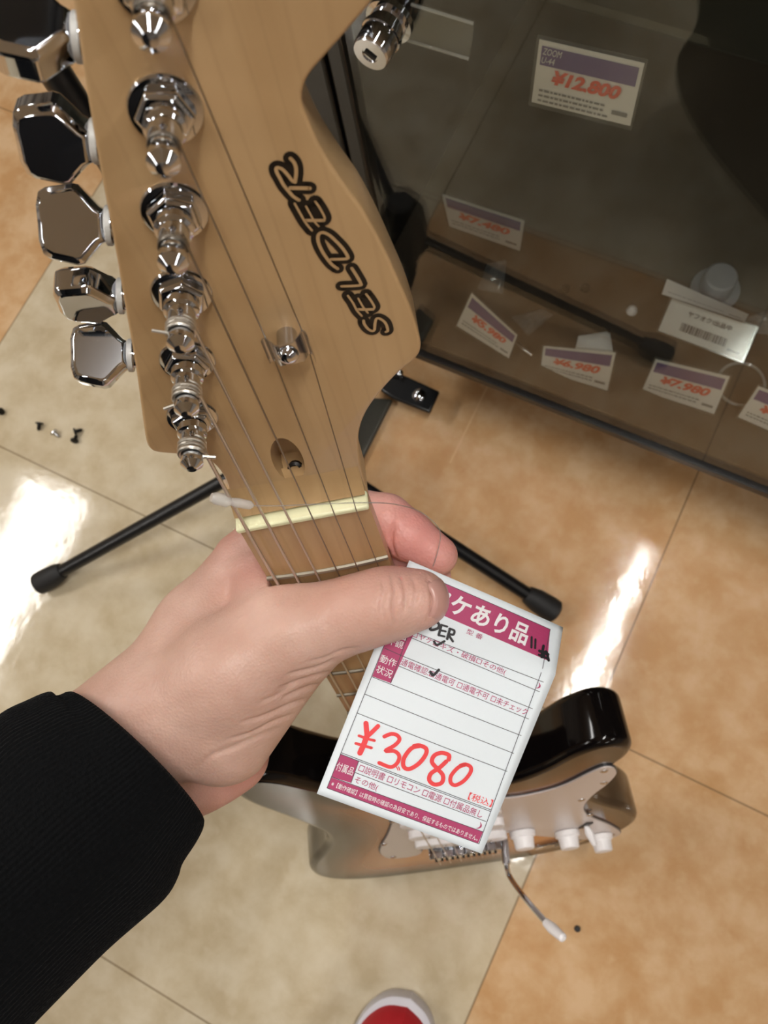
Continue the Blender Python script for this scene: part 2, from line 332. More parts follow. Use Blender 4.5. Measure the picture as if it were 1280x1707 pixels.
def mat_wall():
    m = mat('store_wall', rough=0.8); nt, b, N = nodes(m); L = nt.links.new
    tc = N('ShaderNodeTexCoord'); br = N('ShaderNodeTexBrick'); br.inputs['Scale'].default_value = 1.3; br.inputs['Mortar Size'].default_value = 0.03
    mp = N('ShaderNodeMapping'); mp.inputs[2].default_value = (math.pi / 2, 0, 0); L(tc.outputs['Object'], mp.inputs[0]); L(mp.outputs[0], br.inputs['Vector'])
    br.inputs['Color1'].default_value = srgb(165, 163, 160); br.inputs['Color2'].default_value = srgb(52, 54, 66); br.inputs['Mortar'].default_value = srgb(215, 212, 205)
    L(br.outputs[0], b.inputs['Base Color'])
    return m
M = {}
M['floor'] = mat_floor()
M['maple'] = mat_wood('maple_lacquer', srgb(184, 152, 110), srgb(174, 141, 99), srgb(193, 161, 119), 60)
M['maple_board'] = mat_wood('maple_fretboard', srgb(188, 153, 109), srgb(177, 141, 97), srgb(197, 163, 119), 55)
M['skin'] = mat_skin()
M['chrome'] = mat('chrome', (0.60, 0.63, 0.68, 1), 0.06, 1.0)
M['chrome_dull'] = mat('brushed_chrome', (0.56, 0.56, 0.57, 1), 0.24, 1.0)
M['steel'] = mat('steel_string', (0.30, 0.275, 0.235, 1), 0.35, 1.0)
M['wound'] = mat('wound_string', (0.60, 0.57, 0.51, 1), 0.42, 1.0)
M['nickel'] = mat('nickel_fret', (0.36, 0.33, 0.27, 1), 0.55, 1.0)
M['nut'] = mat('cream_nut', srgb(236, 236, 196), 0.4)
M['black'] = mat('black_ink', srgb(10, 9, 9), 0.35)
M['blackplastic'] = mat('black_plastic', srgb(20, 20, 21), 0.35)
M['blackmetal'] = mat('black_powder_coat', srgb(17, 18, 20), 0.30)
M['rubber'] = mat('black_rubber', srgb(24, 24, 25), 0.6)
M['foam'] = mat('black_foam', srgb(15, 15, 16), 0.85)
M['greybar'] = mat('grey_steel_bar', srgb(64, 64, 56), 0.45)
M['body'] = mat_body()
M['white'] = mat('white_plastic', srgb(244, 242, 244), 0.35)
M['filament'] = mat_glass('clear_filament', (0.8, 0.8, 0.78, 1), 0.12, 0.1, 0.15)
M['guard'] = mat('white_pickguard', srgb(214, 204, 200), 0.25)
M['guardedge'] = mat('pickguard_ply', srgb(60, 62, 66), 0.4)
M['greyplastic'] = mat('grey_washer_plastic', srgb(190, 190, 186), 0.45)
M['paper'] = mat('white_card', srgb(229, 238, 244), 0.7)
M['mag'] = mat('magenta_ink', srgb(176, 58, 106), 0.6)
M['red'] = mat('red_marker', srgb(236, 66, 70), 0.6)
M['line'] = mat('dark_line_ink', srgb(66, 60, 70), 0.6)
M['marker'] = mat('black_marker', srgb(28, 27, 32), 0.6)
M['inkwhite'] = mat('white_ink', srgb(238, 238, 240), 0.7)
M['clear'] = mat_glass('clear_plastic', (0.97, 0.97, 0.97, 1), 0.10, 0.05, 0.32)
M['sleeve_clear'] = mat_glass('clear_card_sleeve', (0.92, 0.92, 0.90, 1), 0.05, 0.1, 0.04)
M['glass'] = mat_glass('case_glass', (0.95, 0.97, 0.955, 1), 0.062)
M['casedark'] = mat('case_interior', srgb(74, 74, 66), 0.6)
M['casefloor'] = mat('case_deck', srgb(62, 52, 42), 0.55)
M['frame'] = mat('black_case_frame', srgb(16, 16, 16), 0.3)
M['purple'] = mat('purple_ink', srgb(98, 72, 142), 0.6)
M['orangered'] = mat('orange_red_ink', srgb(240, 92, 66), 0.6)
M['greyink'] = mat('grey_ink', srgb(140, 138, 140), 0.6)
M['cardpaper'] = mat('price_card_paper', srgb(244, 242, 240), 0.6)
M['knit'] = mat_knit()
M['trouser'] = mat('dark_trousers', srgb(26, 26, 30), 0.9)
M['shoe'] = mat('red_shoe_canvas', srgb(176, 22, 34), 0.6)
M['shoewhite'] = mat('white_shoe_rubber', srgb(206, 206, 214), 0.45)
M['wall'] = mat_wall()
M['ceiling'] = mat('ceiling_board', srgb(206, 204, 198), 0.9)
M['bag'] = mat_glass('clear_poly_bag', (0.9, 0.9, 0.9, 1), 0.10, 0.15, 0.16)
M['bluegrey'] = mat('grey_plastic_cap', srgb(150, 152, 160), 0.4)
M['holedark'] = mat('dark_steel', srgb(30, 28, 26), 0.4, 0.6)

# ------------------------------------------------------------------ setting
fl = MB().add([(-5, -5, 0), (5, -5, 0), (5, 5, 0), (-5, 5, 0)], [(0, 1, 2, 3)]).build('floor', M['floor'], smooth=False); fl['kind'] = 'structure'
ce = MB().add([(-5, -5, CEIL), (5, -5, CEIL), (5, 5, CEIL), (-5, 5, CEIL)], [(3, 2, 1, 0)]).build('ceiling', M['ceiling'], smooth=False); ce['kind'] = 'structure'
for nm, lo, hi in (('wall_left', (-5.1, -5, 0), (-5, 5, CEIL)), ('wall_right', (5, -5, 0), (5.1, 5, CEIL)), ('wall_back', (-5, 5, 0), (5, 5.1, CEIL)), ('wall_front', (-5, -5.1, 0), (5, -5, CEIL))):
    w = MB().box(lo, hi).build(nm, M['wall'], smooth=False); w['kind'] = 'structure'
# ------------------------------------------------------------------ electric guitar
GR = np.array([[0.819179, -0.168272, 0.548298], [0.573366, 0.216865, -0.790076], [0.014041, 0.961589, 0.274132]])
GT = np.array([-0.079739, 0.03816, 0.777148])
TAIL = np.array([0.0, -0.793, -0.035])      # local: x to the treble side, y towards the headstock (nut at 0), z out of the face
HZ = -0.006
guitar = empty('electric_guitar', GR @ TAIL + GT, 'sunburst electric guitar with maple neck and headstock, held upright by the hand', 'guitar')
guitar.rotation_mode = 'QUATERNION'
guitar.rotation_quaternion = Matrix(GR.tolist()).to_quaternion()
def G(): return MB(TAIL)
def gw(p): return GR @ np.array(p, float) + GT
def mm(pts): return [(x / 1000, y / 1000) for x, y in pts]

HEAD = [(-21.5, -4), (-21.4, 3), (-20.6, 9), (-19.2, 16), (-18.9, 23), (-19.9, 28.5), (-22.3, 32), (-27.2, 35), (-32.6, 37.8), (-34.0, 40), (-33.7, 43.5),
        (-30.4, 54), (-24.5, 72), (-18.5, 92), (-12.5, 112), (-7, 131), (-1, 150), (6, 170), (13, 186), (24, 196), (38, 196), (50, 186), (56, 172), (56, 158), (51, 147.5),
        (44.8, 142.2), (40.3, 138.9), (35.6, 135.3), (33.5, 131.5), (33.6, 127.2), (34.9, 119.6), (37.4, 111.5), (40.1, 104), (42.5, 94), (44.4, 83.6), (46.0, 74), (46.9, 64), (46.6, 58.8), (44.6, 55.3),
        (39.2, 51), (32.2, 43.2), (27.4, 36), (24.2, 27.5), (22.4, 16), (21.8, 7), (21.5, -4)]
hp = [tuple(p) for p in catmull(mm(HEAD), 5)]
head = G().prism(hp, HZ - 0.0145, HZ).build('headstock', M['maple'], guitar, bevel=0.0022, seg=4, auto=False)
# truss rod slot
cut = MB(TAIL); c0 = np.array([0.0017, 0.0227, HZ]); dr = np.array([-0.0002, -0.62, -0.78]); dr /= np.linalg.norm(dr)
el = [(0.0046 * math.cos(a), 0.0112 * math.sin(a)) for a in np.linspace(0, 2 * math.pi, 33)[:-1]]
vs = [c0 + np.array([x + 0.04 * y, y, 0]) - dr * 0.004 for x, y in el] + [c0 + np.array([x + 0.04 * y, y, 0]) + dr * 0.014 for x, y in el]
n_ = len(el)
cut.add(vs, [tuple(range(n_ - 1, -1, -1)), tuple(range(n_, 2 * n_))] + [(i, (i + 1) % n_, n_ + (i + 1) % n_, n_ + i) for i in range(n_)])
co = cut.build('cutter', M['maple'], guitar)
bm_ = head.modifiers.new('slot', 'BOOLEAN'); bm_.operation = 'DIFFERENCE'; bm_.object = co; bm_.solver = 'EXACT'
bake(head); bpy.data.objects.remove(co)
for p in head.data.polygons: p.use_smooth = True
sharpen(head, 30)
q0 = c0 + np.array([0.0, -0.0066, 0]) + dr * 0.0058
G().lathe(q0, -dr, [(0.0016, 0), (0.0024, 0), (0.0024, 0.0018), (0.0014, 0.0022), (0.0014, 0.0005)], 14).build('truss_rod_nut', M['holedark'], guitar)

# neck shaft: lofted D profile, then the heel
def halfw(y): return 0.0214 + 0.0066 * min(1, max(0, -y / 0.47))
nk = G(); rings = []
ys = [0.012, 0.006, 0.0, -0.02, -0.05, -0.1, -0.2, -0.3, -0.37, -0.40, -0.46]
for y in ys:
    w = halfw(y); zt = -0.005 if y <= 0.001 else HZ - 0.001
    dep = 0.0205 + 0.003 * min(1, max(0, -y / 0.4)); 
    if y > 0.004: dep = 0.0195
    ring = []
    for k in range(17):
        a = math.pi * k / 16
        ring.append((w * math.cos(a) * (0.999 if y <= 0 else 0.985), y, zt - (dep + zt) * math.sin(a) ** 0.8))
    rings.append(ring)
vs = [p for r in rings for p in r]; fs = []
for i in range(len(rings) - 1):
    for k in range(16): fs.append((i * 17 + k, i * 17 + k + 1, (i + 1) * 17 + k + 1, (i + 1) * 17 + k))
    fs.append((i * 17 + 16, i * 17, (i + 1) * 17, (i + 1) * 17 + 16))
fs += [tuple(range(16, -1, -1)), tuple((len(rings) - 1) * 17 + k for k in range(17))]
nk.add(vs, fs)
nk.prism([(-0.028, -0.462), (0.028, -0.462), (0.0272, -0.385), (-0.0272, -0.385)], -0.030, -0.006)
nk.build('neck', M['maple'], guitar)
# fretboard with a cambered top
fb = G(); rr = []
for y in (0.0, -0.05, -0.15, -0.3, -0.466):
    w = halfw(y); rr.append([(w * t, y, 0.0 - 0.0010 * t * t) for t in np.linspace(-1, 1, 9)] + [(w, y, -0.0052), (-w, y, -0.0052)])
vs = [p for r in rr for p in r]; n_ = 11; fs = []
for i in range(4):
    for k in range(n_): fs.append((i * n_ + k, i * n_ + (k + 1) % n_, (i + 1) * n_ + (k + 1) % n_, (i + 1) * n_ + k))
fs += [tuple(range(n_)), tuple(4 * n_ + k for k in range(n_))]
fb.add(vs, fs).build('fretboard', M['maple_board'], guitar)
# lighter sanded ramp between nut and headstock face
rp = G(); yy = [0.0030, 0.0055, 0.009, 0.014]; zz = [-0.0022, -0.0040, -0.0054, -0.0061]
vs = []; fs = []
for y, z in zip(yy, zz): vs += [(-0.0212, y, z), (0.0212, y, z)]
for y, z in zip(yy, zz): vs += [(-0.0212, y, HZ - 0.004), (0.0212, y, HZ - 0.004)]
for i in range(3): fs += [(2 * i, 2 * i + 1, 2 * i + 3, 2 * i + 2), (8 + 2 * i, 8 + 2 * i + 2, 8 + 2 * i + 3, 8 + 2 * i + 1), (2 * i, 2 * i + 2, 8 + 2 * i + 2, 8 + 2 * i), (2 * i + 1, 8 + 2 * i + 1, 8 + 2 * i + 3, 2 * i + 3)]
fs += [(0, 8, 9, 1), (6, 7, 15, 14)]
rp.add(vs, fs).build('headstock_ramp', M['maple'], guitar)
G().box((-0.0216, -0.0010, -0.005), (0.0216, 0.0014, 0.0014)).build('nut', M['nut'], guitar, bevel=0.0007, label='pale cream string nut')
for k in range(1, 22):
    y = -0.648 * (1 - 2 ** (-k / 12)); w = halfw(y)
    G().tube([(w * t, y, 0.0002 - 0.0010 * t * t) for t in np.linspace(-1, 1, 9)], 0.0011, 8).build('fret', M['nickel'], guitar)
for n_f in (3, 5, 7, 9, 15, 17, 19):
    y = -0.648 * (1 - (2 ** (-n_f / 12) + 2 ** (-(n_f - 1) / 12)) / 2)
    G().lathe((0, y, -0.0003), (0, 0, 1), [(0.003, 0), (0.003, 0.0004)], 16).build('position_dot', M['black'], guitar)

# logo: black outline lettering with bare-wood cores
lg = G(); lc = G()
for i, (pts, w) in enumerate(LOGO):
    P_ = mm(pts)
    v2, f2 = stroke2d(P_, 0.0030, True, 6); lg.add([(p[0], p[1], HZ + 0.00012 + i * 0.000004) for p in v2], f2)
    v2, f2 = stroke2d(P_, w / 1000, True, 6); lc.add([(p[0], p[1], HZ + 0.00024 + i * 0.000004) for p in v2], f2)
logo = lg.build('logo_outline', M['black'], guitar, smooth=False, label='black outlined brand lettering')
lc.build('logo_core', M['maple'], logo, smooth=False)

# tuning machines
ANG = 0.30; TX, TY, TS = -0.0177, 0.0504, 0.02224
tdir = np.array([math.sin(ANG), math.cos(ANG), 0]); sdir = np.array([-math.cos(ANG), math.sin(ANG), 0])
ROT = [-58, 18, -38, -5, -75, -40]
TUN = []
for i in range(6):
    b = np.array([TX, TY, HZ]) + tdir * TS * i; TUN.append(b)
    post = G().lathe(b, (0, 0, 1), [(0.0040, 0.004), (0.0040, 0.0062), (0.0034, 0.0066), (0.0032, 0.0068), (0.0031, 0.0108), (0.0027, 0.0114), (0.0027, 0.0136), (0.0030, 0.0140), (0.0030, 0.0161), (0.0013, 0.0177), (0.0002, 0.0178)], 24)
    pt = post.build('tuning_machine', M['chrome'], guitar)
    G().lathe(b, (0, 0, 1), [(0.0069, -0.0002), (0.0070, 0.0004), (0.0067, 0.0009), (0.0060, 0.0010), (0.0046, 0.0011)], 32).build('washer', M['chrome'], pt)
    G().lathe(b, (0, 0, 1), [(0.0057, 0.0009), (0.0057, 0.0030), (0.0050, 0.0037), (0.0041, 0.0038)], 6, xdir=(math.cos(0.5 + i * .35), math.sin(0.5 + i * .35), 0)).build('hex_nut', M['chrome'], pt, bevel=0.0003)
    zc = HZ - 0.0222
    hb = b + np.array([0, 0, -0.0222]); 
    hs = G().obox(hb + sdir * 0.001, sdir * 0.0115, tdir * 0.0082, np.array([0, 0, 0.0068])).build('gear_housing', M['chrome'], pt, bevel=0.0015, seg=3)
    c = b + np.array([0, 0, -0.0222])
    G().lathe(c + sdir * 0.0120, sdir, [(0.0048, 0), (0.0048, 0.0018), (0.0036, 0.0020), (0.0036, 0.0042), (0.0045, 0.0044), (0.0045, 0.0052), (0.0034, 0.0053)], 20).build('bushing', M['chrome'], pt)
    G().lathe(c + sdir * 0.0164, sdir, [(0.0044, 0), (0.0047, 0.0003), (0.0047, 0.0013), (0.0044, 0.0016)], 20).build('spacer_ring', M['greyplastic'], pt)
    # button: faceted trapezoid paddle
    th = math.radians(ROT[i]); u = tdir * math.cos(th) + np.array([0, 0, 1]) * math.sin(th); w = np.cross(sdir, u)
    out = [(0.0, 0.0034), (0.0014, 0.0042), (0.0056, 0.0088), (0.0070, 0.0092), (0.0130, 0.0080), (0.0147, 0.0070), (0.0155, 0.0040)]
    ol = [(s, h) for s, h in out] + [(0.0154, 0.0)] + [(s, -h) for s, h in out[::-1]]
    o0 = c + sdir * 0.0176
    bt = G(); n_ = len(ol)
    def lay(sc, t): return [o0 + sdir * (0.0076 + (s - 0.0076) * sc) + u * h * sc + w * t for s, h in ol]
    vs = lay(0.84, -0.0041) + lay(1.0, -0.0026) + lay(1.0, 0.0026) + lay(0.84, 0.0041)
    fs = [tuple(range(n_ - 1, -1, -1)), tuple(3 * n_ + k for k in range(n_))]
    for r_ in range(3): fs += [(r_ * n_ + k, r_ * n_ + (k + 1) % n_, (r_ + 1) * n_ + (k + 1) % n_, (r_ + 1) * n_ + k) for k in range(n_)]
    bt.add(vs, fs).tube([o0 - sdir * 0.001, o0 + sdir * 0.006], [0.0034, 0.0030], 16)
    bt.build('tuner_button', M['chrome'], pt, bevel=0.0004, seg=2)

# string tree
tb = np.array([0.0150, 0.0735, HZ])
G().lathe(tb, (0, 0, 1), [(0.0026, 0), (0.0026, 0.0062)], 20).build('string_tree_post', M['chrome_dull'], guitar)
prof = [(-0.0072, 0.0048), (-0.0066, 0.0042), (-0.0056, 0.0042), (-0.0046, 0.0054), (-0.0030, 0.0066), (-0.0012, 0.0068), (0.0012, 0.0068), (0.0030, 0.0066), (0.0046, 0.0054), (0.0056, 0.0042), (0.0066, 0.0044), (0.0074, 0.0060), (0.0076, 0.0078)]
pp = catmull(prof, 3); tr = G(); n_ = len(pp); hl = 0.0040
vs = []
for (x, z) in pp:
    e = 1.0 if abs(x) > 0.0035 else 0.86
    for dy, dz in ((-hl * e, 0), (hl * e, 0), (hl * e, -0.0005), (-hl * e, -0.0005)): vs.append(tb + np.array([x * 0.78, dy, z + dz]))
fs = []
for i in range(n_ - 1):
    for k in range(4): fs.append((4 * i + k, 4 * i + (k + 1) % 4, 4 * i + 4 + (k + 1) % 4, 4 * i + 4 + k))
fs += [(0, 1, 2, 3), tuple(4 * (n_ - 1) + k for k in (3, 2, 1, 0))]
st = tr.add(vs, fs).build('string_tree', M['chrome_dull'], guitar)
sc_ = G().lathe(tb + np.array([0, 0, 0.0066]), (0, 0, 1), [(0.0026, 0), (0.0027, 0.0005), (0.0022, 0.0014), (0.0012, 0.0020), (0.0003, 0.0021)], 20).build('screw', M['chrome'], st)

# strings
gauge = [0.00062, 0.00050, 0.00040, 0.00024, 0.00019, 0.00016]
for i in range(6):
    t = i / 5.0; nx = -0.0176 + 0.0352 * t; sx = -0.026 + 0.052 * t; r = gauge[i]
    b = TUN[i]; zp = HZ + (0.0122 if i < 3 else 0.0118)
    pr = 0.0027
    d = np.array([nx, 0.0, 0]) - np.array([b[0], b[1], 0]); d /= np.linalg.norm(d); side = np.array([-d[1], d[0], 0.0]); side = side if side[0] > 0 else -side
    start = np.array([b[0], b[1], zp]) + side * (pr + r)
    pts = [np.array([sx, -0.648, 0.0035])]
    pts += [np.array([nx, -0.001, 0.0018 + r]), np.array([nx + (start[0] - nx) * 0.03, 0.0022, 0.0016 + r])]
    if i >= 4:
        tx = tb[0] + (-0.0045 if i == 4 else 0.0045); pts += [np.array([tx, tb[1] - 0.003, HZ + 0.0034]), np.array([tx, tb[1] + 0.003, HZ + 0.0034])]
    pts.append(start)
    s_ = G().tube(pts, r, 8)
    turns = 3.2 if i < 3 else 2.5
    a0 = math.atan2(side[1], side[0]); hx = []
    for k in range(int(turns * 24) + 1):
        a = a0 + 2 * math.pi * k / 24
        hx.append(np.array([b[0] + (pr + r) * math.cos(a), b[1] + (pr + r) * math.sin(a), zp - (2 * r + 0.00012) * k / 24 + (0.0009 if i < 3 else 0.0)]))
    hx[0] = start
    s_.tube(hx, r, 8)
    ta = a0 + (2.6 if i == 2 else 3.3 if i == 1 else 5.9); td = np.array([math.cos(ta), math.sin(ta), 0])
    if i < 3:
        s_.tube([np.array([b[0], b[1], zp + 0.0012]), np.array([b[0], b[1], zp + 0.0013]) + td * 0.0062], r * 0.9, 8)
    s_.build('string', M['wound'] if i < 3 else M['steel'], guitar)

# ---- body
BO = [(-27, 262), (-33, 250), (-48, 240), (-64, 248), (-80, 275), (-97, 308), (-112, 322), (-127, 318), (-137, 298), (-136, 262), (-127, 220), (-117, 170), (-112, 130), (-117, 90), (-132, 50), (-150, 10), (-162, -30), (-163, -70), (-150, -105), (-120, -130), (-70, -142), (-10, -145), (50, -143), (108, -126), (148, -90), (168, -45), (170, -5), (156, 40), (134, 82), (121, 118), (120, 158), (130, 200), (141, 228), (143, 252), (134, 268), (118, 272), (98, 258), (78, 230), (58, 212), (42, 210), (31, 225), (28, 262)]
bo = np.array([p for p in catmull([(x / 1000, -0.648 + t / 1000) for x, t in BO], 6, True)])
def inset(poly, d):
    n = len(poly); out = []
    area = 0.5 * sum(poly[i][0] * poly[(i + 1) % n][1] - poly[(i + 1) % n][0] * poly[i][1] for i in range(n)); sg = 1 if area > 0 else -1
    for i in range(n):
        t = poly[(i + 1) % n] - poly[i - 1]; t /= np.linalg.norm(t); out.append(poly[i] + sg * d * np.array([-t[1], t[0]]))
    return np.array(out)
ZB, TH, RE = -0.013, 0.044, 0.007
n_ = len(bo); vs = []; fs = []; ring_ed = []
levels = [(RE * (1 - math.cos(a)), ZB - TH + RE * (1 - math.sin(a))) for a in np.linspace(math.pi / 2, 0, 5)]   # placeholder order fixed below
prof_b = []
for a in np.linspace(0, math.pi / 2, 6): prof_b.append((RE * (1 - math.sin(a)), ZB - TH + RE * (1 - math.cos(a))))
for a in np.linspace(0, math.pi / 2, 6): prof_b.append((RE * (1 - math.cos(a)), ZB - RE + RE * math.sin(a)))
for d, z in prof_b:
    pl = inset(bo, d)
    vs += [(p[0], p[1], z) for p in pl]; ring_ed += [0.0] * n_
for r_ in range(len(prof_b) - 1):
    fs += [(r_ * n_ + k, r_ * n_ + (k + 1) % n_, (r_ + 1) * n_ + (k + 1) % n_, (r_ + 1) * n_ + k) for k in range(n_)]
fs.append(tuple(range(n_ - 1, -1, -1)))
top = inset(bo, RE)
def inside(p, poly):
    x, y = p; c = False; j = len(poly) - 1
    for i in range(len(poly)):
        if (poly[i][1] > y) != (poly[j][1] > y) and x < (poly[j][0] - poly[i][0]) * (y - poly[i][1]) / (poly[j][1] - poly[i][1]) + poly[i][0]: c = not c
        j = i
    return c
gp = []
for gx in np.arange(-0.17, 0.175, 0.009):
    for gy in np.arange(-0.80, -0.32, 0.009):
        if np.min(np.hypot(top[:, 0] - gx, top[:, 1] - gy)) > 0.005 and inside((gx, gy), top): gp.append((gx, gy))
cv = [Vector(p) for p in top] + [Vector(p) for p in gp]
res = geometry.delaunay_2d_cdt(cv, [(k, (k + 1) % n_) for k in range(n_)], [], 1, 1e-6)
tv, tf = res[0], res[2]
base = len(vs)
for p in tv:
    dd = float(np.min(np.hypot(bo[:, 0] - p[0], bo[:, 1] - p[1]))); vs.append((p[0], p[1], ZB)); ring_ed.append(min(1.0, max(0.0, (dd - RE * 0.9) / 0.085)))
fs += [tuple(base + k for k in f) for f in tf]
gb = MB(TAIL).add(vs, fs)
me = bpy.data.meshes.new('body'); me.from_pydata(gb.v, [], gb.f); me.update()
at_e = me.attributes.new('edge', 'FLOAT', 'POINT'); at_e.data.foreach_set('value', ring_ed)
bm = bmesh.new(); bm.from_mesh(me); bmesh.ops.recalc_face_normals(bm, faces=bm.faces); bm.to_mesh(me); bm.free()
body = link_obj('body', me, M['body'], guitar); sharpen(body, 50)
def T(x, t, z): return np.array([x / 1000, -0.648 + t / 1000, z])
PG = [(-29, 226), (-44, 222), (-52, 212), (-50, 190), (-47, 165), (-50, 144), (-62, 95), (-78, 40), (-81, 5), (-76, -14), (-62, -22), (-48, -18), (-41, 0), (-40, 34), (40, 34), (42, 26), (60, 2), (88, -34), (118, -70), (140, -86), (154, -82), (157, -60), (143, -12), (121, 45), (114, 90), (120, 131), (129, 160), (135, 190), (132, 212), (123, 219), (112, 208), (92, 180), (68, 168), (46, 170), (32, 190), (29, 226)]
pg2 = np.array([p for p in catmull([(x / 1000, -0.648 + t / 1000) for x, t in PG], 4, True)])
pge = G().prism([tuple(p) for p in pg2], ZB - 0.0004, ZB + 0.0010).build('pickguard_ply', M['guardedge'], guitar, smooth=False, label='dark middle ply edging of the pickguard')
pg = G().prism([tuple(p) for p in inset(pg2, 0.0011)], ZB + 0.0009, ZB + 0.0021).build('pickguard', M['guard'], guitar, smooth=False)
zg = ZB + 0.0021
for x, t in ((-44, 208), (-48, 150), (-70, 60), (-72, -8), (124, 208), (126, 170), (110, 120), (120, 52), (148, -66), (100, -44), (56, 20), (-37, 30)):
    G().lathe(T(x, t, zg - 0.0003), (0, 0, 1), [(0.0034, 0), (0.0033, 0.0006), (0.0020, 0.0014), (0.0005, 0.0015)], 14).build('pickguard_screw', M['chrome_dull'], pg)
for t0, sl in ((150, 0), (95, 0), (44, 9)):
    poly = []
    for k in range(24):
        a = 2 * math.pi * k / 24; cx_ = 34 if math.cos(a) > 0 else -34
        x_ = cx_ + 8.5 * math.cos(a); poly.append(tuple(T(x_, t0 + 9 * math.sin(a) + sl * (-x_ / 42), 0)[:2]))
    pk = G().prism(poly, zg - 0.001, zg + 0.0065).build('pickup', M['white'], guitar, bevel=0.001)
    for k in range(6):
        x_ = -26 + 10.4 * k
        G().lathe(T(x_, t0 + sl * (-x_ / 42), zg + 0.006), (0, 0, 1), [(0.0024, 0), (0.0024, 0.0012)], 12).build('pole_piece', M['chrome_dull'], pk)
# bridge
br = G().box(T(-36, -8, ZB), T(36, 28, ZB + 0.0025)).box(T(-36, -8, ZB), T(36, -5.5, ZB + 0.010)).build('bridge', M['chrome'], guitar, bevel=0.0006)
for k in range(6):
    x_ = -26 + 10.4 * k
    sd = G().box(T(x_ - 4.9, -3, ZB + 0.003), T(x_ + 4.9, 9, ZB + 0.0125)).build('saddle', M['chrome'], br, bevel=0.0012)
    G().lathe(T(x_ - 2.8, 4, ZB + 0.0125), (0, 0, 1), [(0.0013, -0.001), (0.0013, 0.0022)], 10).lathe(T(x_ + 2.8, 4, ZB + 0.0125), (0, 0, 1), [(0.0013, -0.001), (0.0013, 0.0022)], 10).build('height_screws', M['holedark'], sd)
    G().tube([T(x_, -7, ZB + 0.007), T(x_, -2.5, ZB + 0.007)], 0.0016, 10).build('intonation_screw', M['chrome'], br)
    G().lathe(T(x_, 24, ZB + 0.0025), (0, 0, 1), [(0.0036, 0), (0.0034, 0.001), (0.001, 0.0018)], 12).build('pivot_screw', M['chrome'], br)
# knobs, selector, jack plate, strap button
for x, t in ((57, 24), (100, -10), (135, -56)):
    kb = G().lathe(T(x, t, zg), (0, 0, 1), [(0.0120, 0.0004), (0.0124, 0.0012), (0.0118, 0.0052), (0.0098, 0.0062), (0.0090, 0.0150), (0.0083, 0.0162), (0.0010, 0.0164)], 32).build('control_knob', M['white'], guitar)
sw = G().obox(T(118, 8, zg + 0.0006), (0.0035, 0.010, 0), (0.0032, -0.0012, 0), (0, 0, 0.0006)).build('selector_slot', M['holedark'], guitar, smooth=False)
tip0 = T(118, 6, zg)
G().tube([tip0, tip0 + np.array([0.002, -0.004, 0.006]), tip0 + np.array([0.005, -0.012, 0.016])], [0.0018, 0.0042, 0.0026], 14).build('selector_tip', M['white'], guitar)
jp = G(); jr = []
for k in range(28):
    a = 2 * math.pi * k / 28; c_, s_2 = math.cos(a), math.sin(a)
    jr.append((0.030 * c_ * abs(c_) ** 0.2, 0.0125 * s_2))
ja = 0.12; jc = T(92, -78, ZB)
def jpt(p, sc, z): 
    x_, y_ = p[0] * sc, p[1] * sc
    return jc + np.array([x_ * math.cos(ja) - y_ * math.sin(ja), x_ * math.sin(ja) + y_ * math.cos(ja), z])
vs = []; fs = []
for sc, z in ((1, 0), (1, 0.0014), (0.92, 0.0024), (0.6, 0.0002), (0.35, -0.001)):
    vs += [jpt(p, sc, z + 0.0002) for p in jr]
for r_ in range(4): fs += [(r_ * 28 + k, r_ * 28 + (k + 1) % 28, (r_ + 1) * 28 + (k + 1) % 28, (r_ + 1) * 28 + k) for k in range(28)]
fs.append(tuple(4 * 28 + k for k in range(28)))
jk = jp.add(vs, fs).build('jack_plate', M['chrome'], guitar)
G().lathe(jc, (0, 0, 1), [(0.0058, -0.001), (0.0058, 0.002), (0.0036, 0.0022), (0.0034, -0.001)], 16).build('jack_socket', M['chrome'], jk)
G().lathe((0, -0.793, ZB - TH / 2), (0, 1, 0), [(0.0070, -0.0), (0.0070, 0.001), (0.0040, 0.002), (0.0040, 0.004)], 16).build('strap_button', M['chrome'], guitar)
# tremolo arm
def gl(px, py, z):
    d = np.array([(px - IW / 2) / FPX, (py - IH / 2) / FPX, 1.0]); d = RW @ d
    o = GR.T @ (CPOS - GT); dl = GR.T @ d; t = (z - o[2]) / dl[2]
    return o + dl * t
a0 = T(39, 12, ZB + 0.002)
arm = [a0, a0 + np.array([0, 0, 0.006]), gl(844, 1440, 0.014), gl(850, 1462, 0.024), gl(874, 1496, 0.048), gl(912, 1540, 0.074)]
ta_ = G().tube([arm[0], arm[1], arm[2]], 0.0037, 14).tube(catmull(arm[1:], 6), 0.0026, 12).build('tremolo_arm', M['chrome'], guitar)
e0 = gl(909, 1537, 0.0725); e1 = gl(940, 1565, 0.088)
dv = (e1 - e0)
G().lathe(e0, dv, [(0.0024, 0), (0.0036, 0.001), (0.0046, 0.010), (0.0036, np.linalg.norm(dv) * 0.94), (0.0018, np.linalg.norm(dv))], 20).build('tremolo_arm_tip', M['white'], ta_, label='white plastic tip of the tremolo arm')
